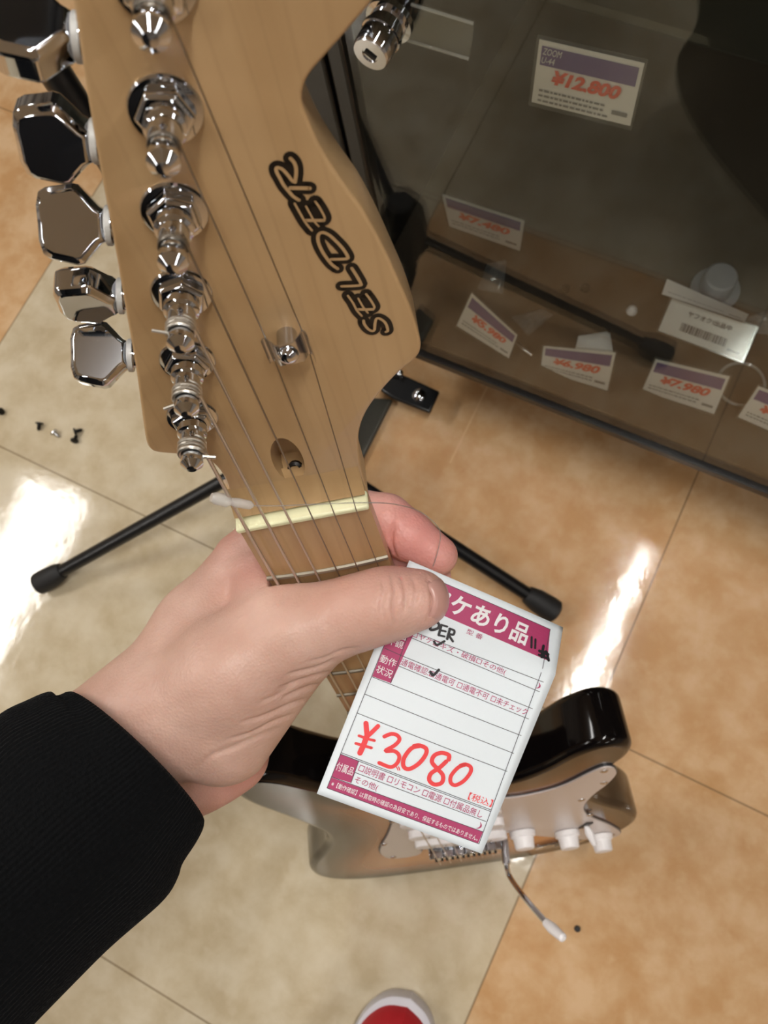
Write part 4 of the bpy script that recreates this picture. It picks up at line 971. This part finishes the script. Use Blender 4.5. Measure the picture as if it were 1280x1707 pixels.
# ---- price cards inside the case
def price_card(px4, y0, y1, price, label, head=True, lines=2, name='shelf_price_card', clear=True, group=None, brand=None):
    """px4: TL TR BR BL seen from the front; bottom edge at depth y0, top edge at depth y1."""
    P_ = [on_y(*px4[0], y1), on_y(*px4[1], y1), on_y(*px4[2], y0), on_y(*px4[3], y0)]
    P_ = [np.array(p) for p in P_]
    r = empty(name, (P_[2] + P_[3]) / 2, label, 'price card', group); o_ = np.array(r.location)
    nrm = np.cross(P_[1] - P_[0], P_[3] - P_[0]); nrm /= np.linalg.norm(nrm)
    if nrm @ (CPOS - P_[0]) < 0: nrm = -nrm
    def S_(u, v, off): return (1 - u) * (1 - v) * P_[0] + u * (1 - v) * P_[1] + u * v * P_[2] + (1 - u) * v * P_[3] + nrm * off
    def quad(mb, u0, v0, u1, v1, off, n=8, flip=False):
        vs = [S_(u0 + (u1 - u0) * i / n, v0 + (v1 - v0) * j / n, off) for j in range(n + 1) for i in range(n + 1)]
        fs = [(j * (n + 1) + i, j * (n + 1) + i + 1, (j + 1) * (n + 1) + i + 1, (j + 1) * (n + 1) + i) for j in range(n) for i in range(n)]
        mb.add(vs, [f[::-1] for f in fs] if flip else fs)
    if clear:
        c_ = MB(o_); quad(c_, -.025, -.045, 1.025, 1.045, 0.0012); quad(c_, -.025, -.045, 1.025, 1.045, -0.0012)
        c_.add([S_(*q, s) for s in (-.0012, .0012) for q in ((-.025, -.045), (1.025, -.045), (1.025, 1.045), (-.025, 1.045))], [(0, 1, 5, 4), (1, 2, 6, 5), (2, 3, 7, 6), (3, 0, 4, 7)])
        c_.build('clear_sleeve', M['sleeve_clear'], r, smooth=False)
    cd = MB(o_); quad(cd, 0, 0, 1, 1, 0.0); quad(cd, 0, 0, 1, 1, -.0004, flip=True)
    cd.build('card', M['cardpaper'], r, smooth=False)
    if head:
        h = MB(o_); quad(h, .035, .07, .965, .36, 0.0003); h.build('purple_header', M['purple'], r, smooth=False)
    if brand:
        bt_ = MB(o_)
        for s, u0, v0, u1, v1 in brand:
            v, f = text2d(s, 0.0, 0.25); bt_.add([S_(u0 + p[0] * (u1 - u0), v1 - p[1] * (v1 - v0), 0.0006) for p in v], f)
        bt_.build('header_text', M['inkwhite'], r, smooth=False)
    if price:
        v, f = text2d(price, 0.045, 0.25); t_ = MB(o_); t_.add([S_(.17 + p[0] * .68, .66 - p[1] * .27, 0.0006) for p in v], f)
        t_.build('price_text', M['orangered'], r, smooth=False)
    rnd = random.Random(len(label)); g_ = MB(o_)
    for j in range(lines):
        u = .06
        while u < .72:
            w = rnd.uniform(.02, .06); quad(g_, u, .74 + j * .085, min(u + w, .8), .775 + j * .085, 0.0004, 1); u += w + .012
    quad(g_, .80, .80, .95, .87, 0.0004, 2)
    g_.build('fine_print', M['greyink'], r, smooth=False)
    return r
DZ = CZ0 + .018
price_card([(899, 66), (1074, 106), (1050, 210), (886, 170)], GY + .0055, GY + .0055, '¥12,800', 'purple headed price card reading 12,800 yen, standing highest behind the case glass', brand=[('ZOOM', .05, .09, .24, .19), ('U-44', .05, .22, .18, .32)], lines=3)
def base_y(px, py): return float(on_z(px, py, DZ + .004)[1])
yb = base_y(866, 420)
price_card([(737, 324), (874, 368), (866, 418), (749, 377)], yb, yb + .012, '¥7,480', 'price card reading 7,480 yen, set far back on the case deck')
yb = base_y(848, 599); price_card([(786, 489), (862, 559), (848, 597), (761, 543)], yb, yb + .014, '¥5,980', 'steeply tilted price card reading 5,980 yen, nearest the case corner post')
yb = base_y(1012, 653); price_card([(906, 577), (1026, 588), (1012, 651), (901, 617)], yb, yb + .014, '¥6,980', 'price card reading 6,980 yen, in front of the white sachet')
yb = base_y(1190, 692); price_card([(1093, 599), (1216, 628), (1190, 690), (1070, 651)], yb, yb + .014, '¥7,980', 'price card reading 7,980 yen, in the front row below the barcode packet')
yb = base_y(1360, 754); price_card([(1264, 644), (1385, 690), (1360, 752), (1230, 695)], yb, yb + .014, '¥9,980', 'price card cut off by the right edge of the photo', brand=None)
# barcode label packet
yb = base_y(1166, 578)
pk = price_card([(1120, 497), (1260, 546), (1236, 602), (1097, 551)], yb, yb + .035, None, 'white packet label with a barcode and black lettering', head=False, lines=0, name='barcode_label', clear=True)
def quad_on(r, px4, y, name, m, off=-0.0008):
    o_ = np.array(r.location); P_ = [on_y(*p, y) + np.array([0, off, 0]) for p in px4]
    P2 = [p + np.array([0, .0003, 0]) for p in P_]
    return MB(o_).add(P_ + P2, [(0, 1, 2, 3), (7, 6, 5, 4), (0, 4, 5, 1), (1, 5, 6, 2), (2, 6, 7, 3), (3, 7, 4, 0)]).build(name, m, r, smooth=False)
Pl = [on_y(1120, 497, yb + .035), on_y(1260, 546, yb + .035), on_y(1236, 602, yb), on_y(1097, 551, yb)]
nl_ = np.cross(Pl[1] - Pl[0], Pl[3] - Pl[0]); nl_ /= np.linalg.norm(nl_); nl_ = -nl_ if nl_ @ (CPOS - Pl[0]) < 0 else nl_
def LS(u, v): return (1 - u) * (1 - v) * Pl[0] + u * (1 - v) * Pl[1] + u * v * Pl[2] + (1 - u) * v * Pl[3] + nl_ * .0008
bcod = MB(np.array(pk.location)); rnd = random.Random(4); u = .22
while u < .76:
    w = rnd.choice((.006, .010, .016)); bcod.add([LS(u, .56), LS(u + w, .56), LS(u + w, .80), LS(u, .80)], [(0, 1, 2, 3)]); u += w + rnd.choice((.006, .010))
bcod.build('barcode', M['line'], pk, smooth=False)
v, f = text2d('ヤフオク!出品中', 0.02); tt_ = MB(np.array(pk.location)); tt_.add([LS(.24 + p[0] * .52, .34 - p[1] * .16) for p in v], f); tt_.build('label_text', M['line'], pk, smooth=False)
fp = price_card([(1112, 465), (1248, 524), (1241, 536), (1103, 490)], yb + .03, yb + .05, None, 'cream price card folded back above the barcode packet', head=False, lines=1, clear=False)
# small accessories on the deck
c0 = on_z(1190, 486, DZ)
cp = empty('plastic_stopper', c0, 'grey ribbed plastic cap standing behind the folded card', 'stopper'); cO = np.array(cp.location)
MB(cO).lathe(c0, (0, 0, 1), [(0.026, 0), (0.026, 0.006), (0.018, 0.008), (0.017, 0.030), (0.015, 0.032)], 28).build('cap', M['bluegrey'], cp)
MB(cO).lathe(c0, (0, 0, 1), [(0.0275, 0.001), (0.0275, 0.004)], 28).build('rim', M['chrome_dull'], cp)
def bag(name, px4, z0, label, m, hgt, seed):
    P_ = [on_z(px, py, DZ + .002) for px, py in px4]; P_ = [np.array(p) for p in P_]
    r = empty(name, P_[3], label, 'bag'); rnd = random.Random(seed); vs = []; fs = []; n = 9
    nz = [[rnd.uniform(0, 1) for _ in range(n + 1)] for _ in range(n + 1)]
    for s in (0, 1):
        for j in range(n + 1):
            for i in range(n + 1):
                u, v_ = i / n, j / n; p = (1 - u) * (1 - v_) * P_[0] + u * (1 - v_) * P_[1] + u * v_ * P_[2] + (1 - u) * v_ * P_[3]
                b_ = math.sin(math.pi * u) * math.sin(math.pi * v_)
                vs.append(p + np.array([0, 0, (hgt * (b_ * .7 + .3 * nz[j][i] * (b_ > .01))) if s else 0.0]))
    m_ = (n + 1) ** 2
    for s in (0, 1):
        for j in range(n):
            for i in range(n): k = s * m_ + j * (n + 1) + i; fs.append((k, k + 1, k + n + 2, k + n + 1))
    MB(np.array(r.location)).add(vs, fs).build('film', m, r)
    return r
bag('poly_bag', [(812, 440), (845, 432), (838, 490), (795, 482)], 0, 'limp clear bag with a pale label, behind the 5,980 yen card', M['bag'], .012, 2)
bag('poly_bag', [(852, 528), (905, 515), (922, 525), (880, 560)], 0, 'crumpled clear bag right of the 5,980 yen card', M['bag'], .014, 5)
sb = bag('sachet', [(964, 560), (1016, 552), (1022, 588), (958, 586)], 0, 'white sachet with blue print behind the 6,980 yen card', M['cardpaper'], .008, 7)
bag('poly_bag', [(1240, 530), (1285, 515), (1310, 560), (1262, 556)], 0, 'clear bag at the right edge beside the barcode packet', M['bag'], .016, 9)
p0, p1 = on_z(862, 572, DZ + .004), on_z(888, 592, DZ + .004)
ad = MB(p0).tube([p0, p0 + (p1 - p0) * .5, p1], [.0028, .0034, .0030], 14).build('adapter_plug', M['chrome_dull']); ad.location = Vector(p0); tag(ad, 'small silver adapter plug lying right of the 5,980 yen card', 'adapter')
ring = on_z(1235, 640, DZ + .003)
rp_ = [ring + np.array([.024 * math.cos(a), .024 * math.sin(a), 0]) for a in np.linspace(0, 2 * math.pi, 41)]
rg = MB(ring).tube(rp_, .0016, 8).build('plastic_ring', M['clear']); rg.location = Vector(ring); tag(rg, 'clear plastic ring on the deck right of the 7,980 yen card', 'ring')
for (px, py), lb_ in (((942, 484), 'dark rubber grommet, left one of a pair at the back of the case deck'), ((975, 482), 'dark rubber grommet, right one of a pair at the back of the case deck')):
    g0 = on_z(px, py, DZ); gr_ = MB(g0).lathe(g0, (0, 0, 1), [(.005, 0), (.006, .002), (.005, .005), (.0025, .005), (.0025, .001)], 16).build('rubber_grommet', M['rubber']); gr_.location = Vector(g0); tag(gr_, lb_, 'grommet', 'grommets on the case deck')
w0 = on_z(1052, 521, DZ)
wb = MB(w0).lathe(w0, (0, 0, 1), [(.004, 0), (.006, .003), (.005, .008), (.002, .011)], 12).build('earplug', M['white']); wb.location = Vector(w0); tag(wb, 'tiny white plastic earplug on the case deck left of the barcode packet', 'earplug')
# empty clear card holder hanging behind the glass, high up
hp_ = [(686, 6), (790, 38), (782, 97), (680, 66)]
Ph = [on_y(*p, GY + .006) for p in hp_]
ch = empty('card_holder', Ph[3], 'empty clear card holder behind the case glass right of the lock', 'card holder')
hb_ = MB(np.array(ch.location)); Pb = [p + np.array([0, .0015, 0]) for p in Ph]
hb_.add(Ph + Pb, [(0, 1, 2, 3), (7, 6, 5, 4), (0, 4, 5, 1), (1, 5, 6, 2), (2, 6, 7, 3), (3, 7, 4, 0)]).build('holder', M['sleeve_clear'], ch, smooth=False)
for a, b in ((0, 1), (3, 2)):
    MB(np.array(ch.location)).tube([Ph[a] + np.array([0, -.0006, 0]), Ph[b] + np.array([0, -.0006, 0])], .0010, 6).build('rail', M['clear'], ch)

# ------------------------------------------------------------------ bits on the floor
BITS = [((6, 688), 'small dark screw on the beige tile, leftmost at the photo edge'), ((69, 708), 'small dark screw on the beige tile, second from the left edge'), ((93, 723), 'small silver screw between two dark ones on the beige tile'), ((128, 722), 'small dark screw on the beige tile, upper of the touching pair'), ((127, 737), 'small dark screw on the beige tile, lower of the touching pair')]
for k, ((px, py), lb_) in enumerate(BITS):
    p = on_z(px, py, 0); a = 0.7 + k * 1.1; d = np.array([math.cos(a), math.sin(a), .35]); d /= np.linalg.norm(d)
    mt = M['chrome_dull'] if k == 2 else M['holedark']
    s_ = empty('screw', p, lb_, 'screw', 'loose screws on the floor'); o_ = np.array(s_.location)
    q0 = p + np.array([0, 0, .0056])
    MB(o_).lathe(q0, -d, [(.0016, -.0016), (.0050, -.0011), (.0055, .0008), (.0026, .0016), (.0023, .008), (.0008, .0104)], 14).build('screw_body', mt, s_)
p = on_z(962, 1548, 0)
pl_ = MB(p).lathe(p, (0, 0, 1), [(.0032, 0), (.0036, .001), (.003, .004), (.0012, .0046)], 9).build('rubber_pellet', M['rubber']); pl_.location = Vector(p); tag(pl_, 'tiny black pellet on the orange tile beside the tremolo arm tip', 'pellet')
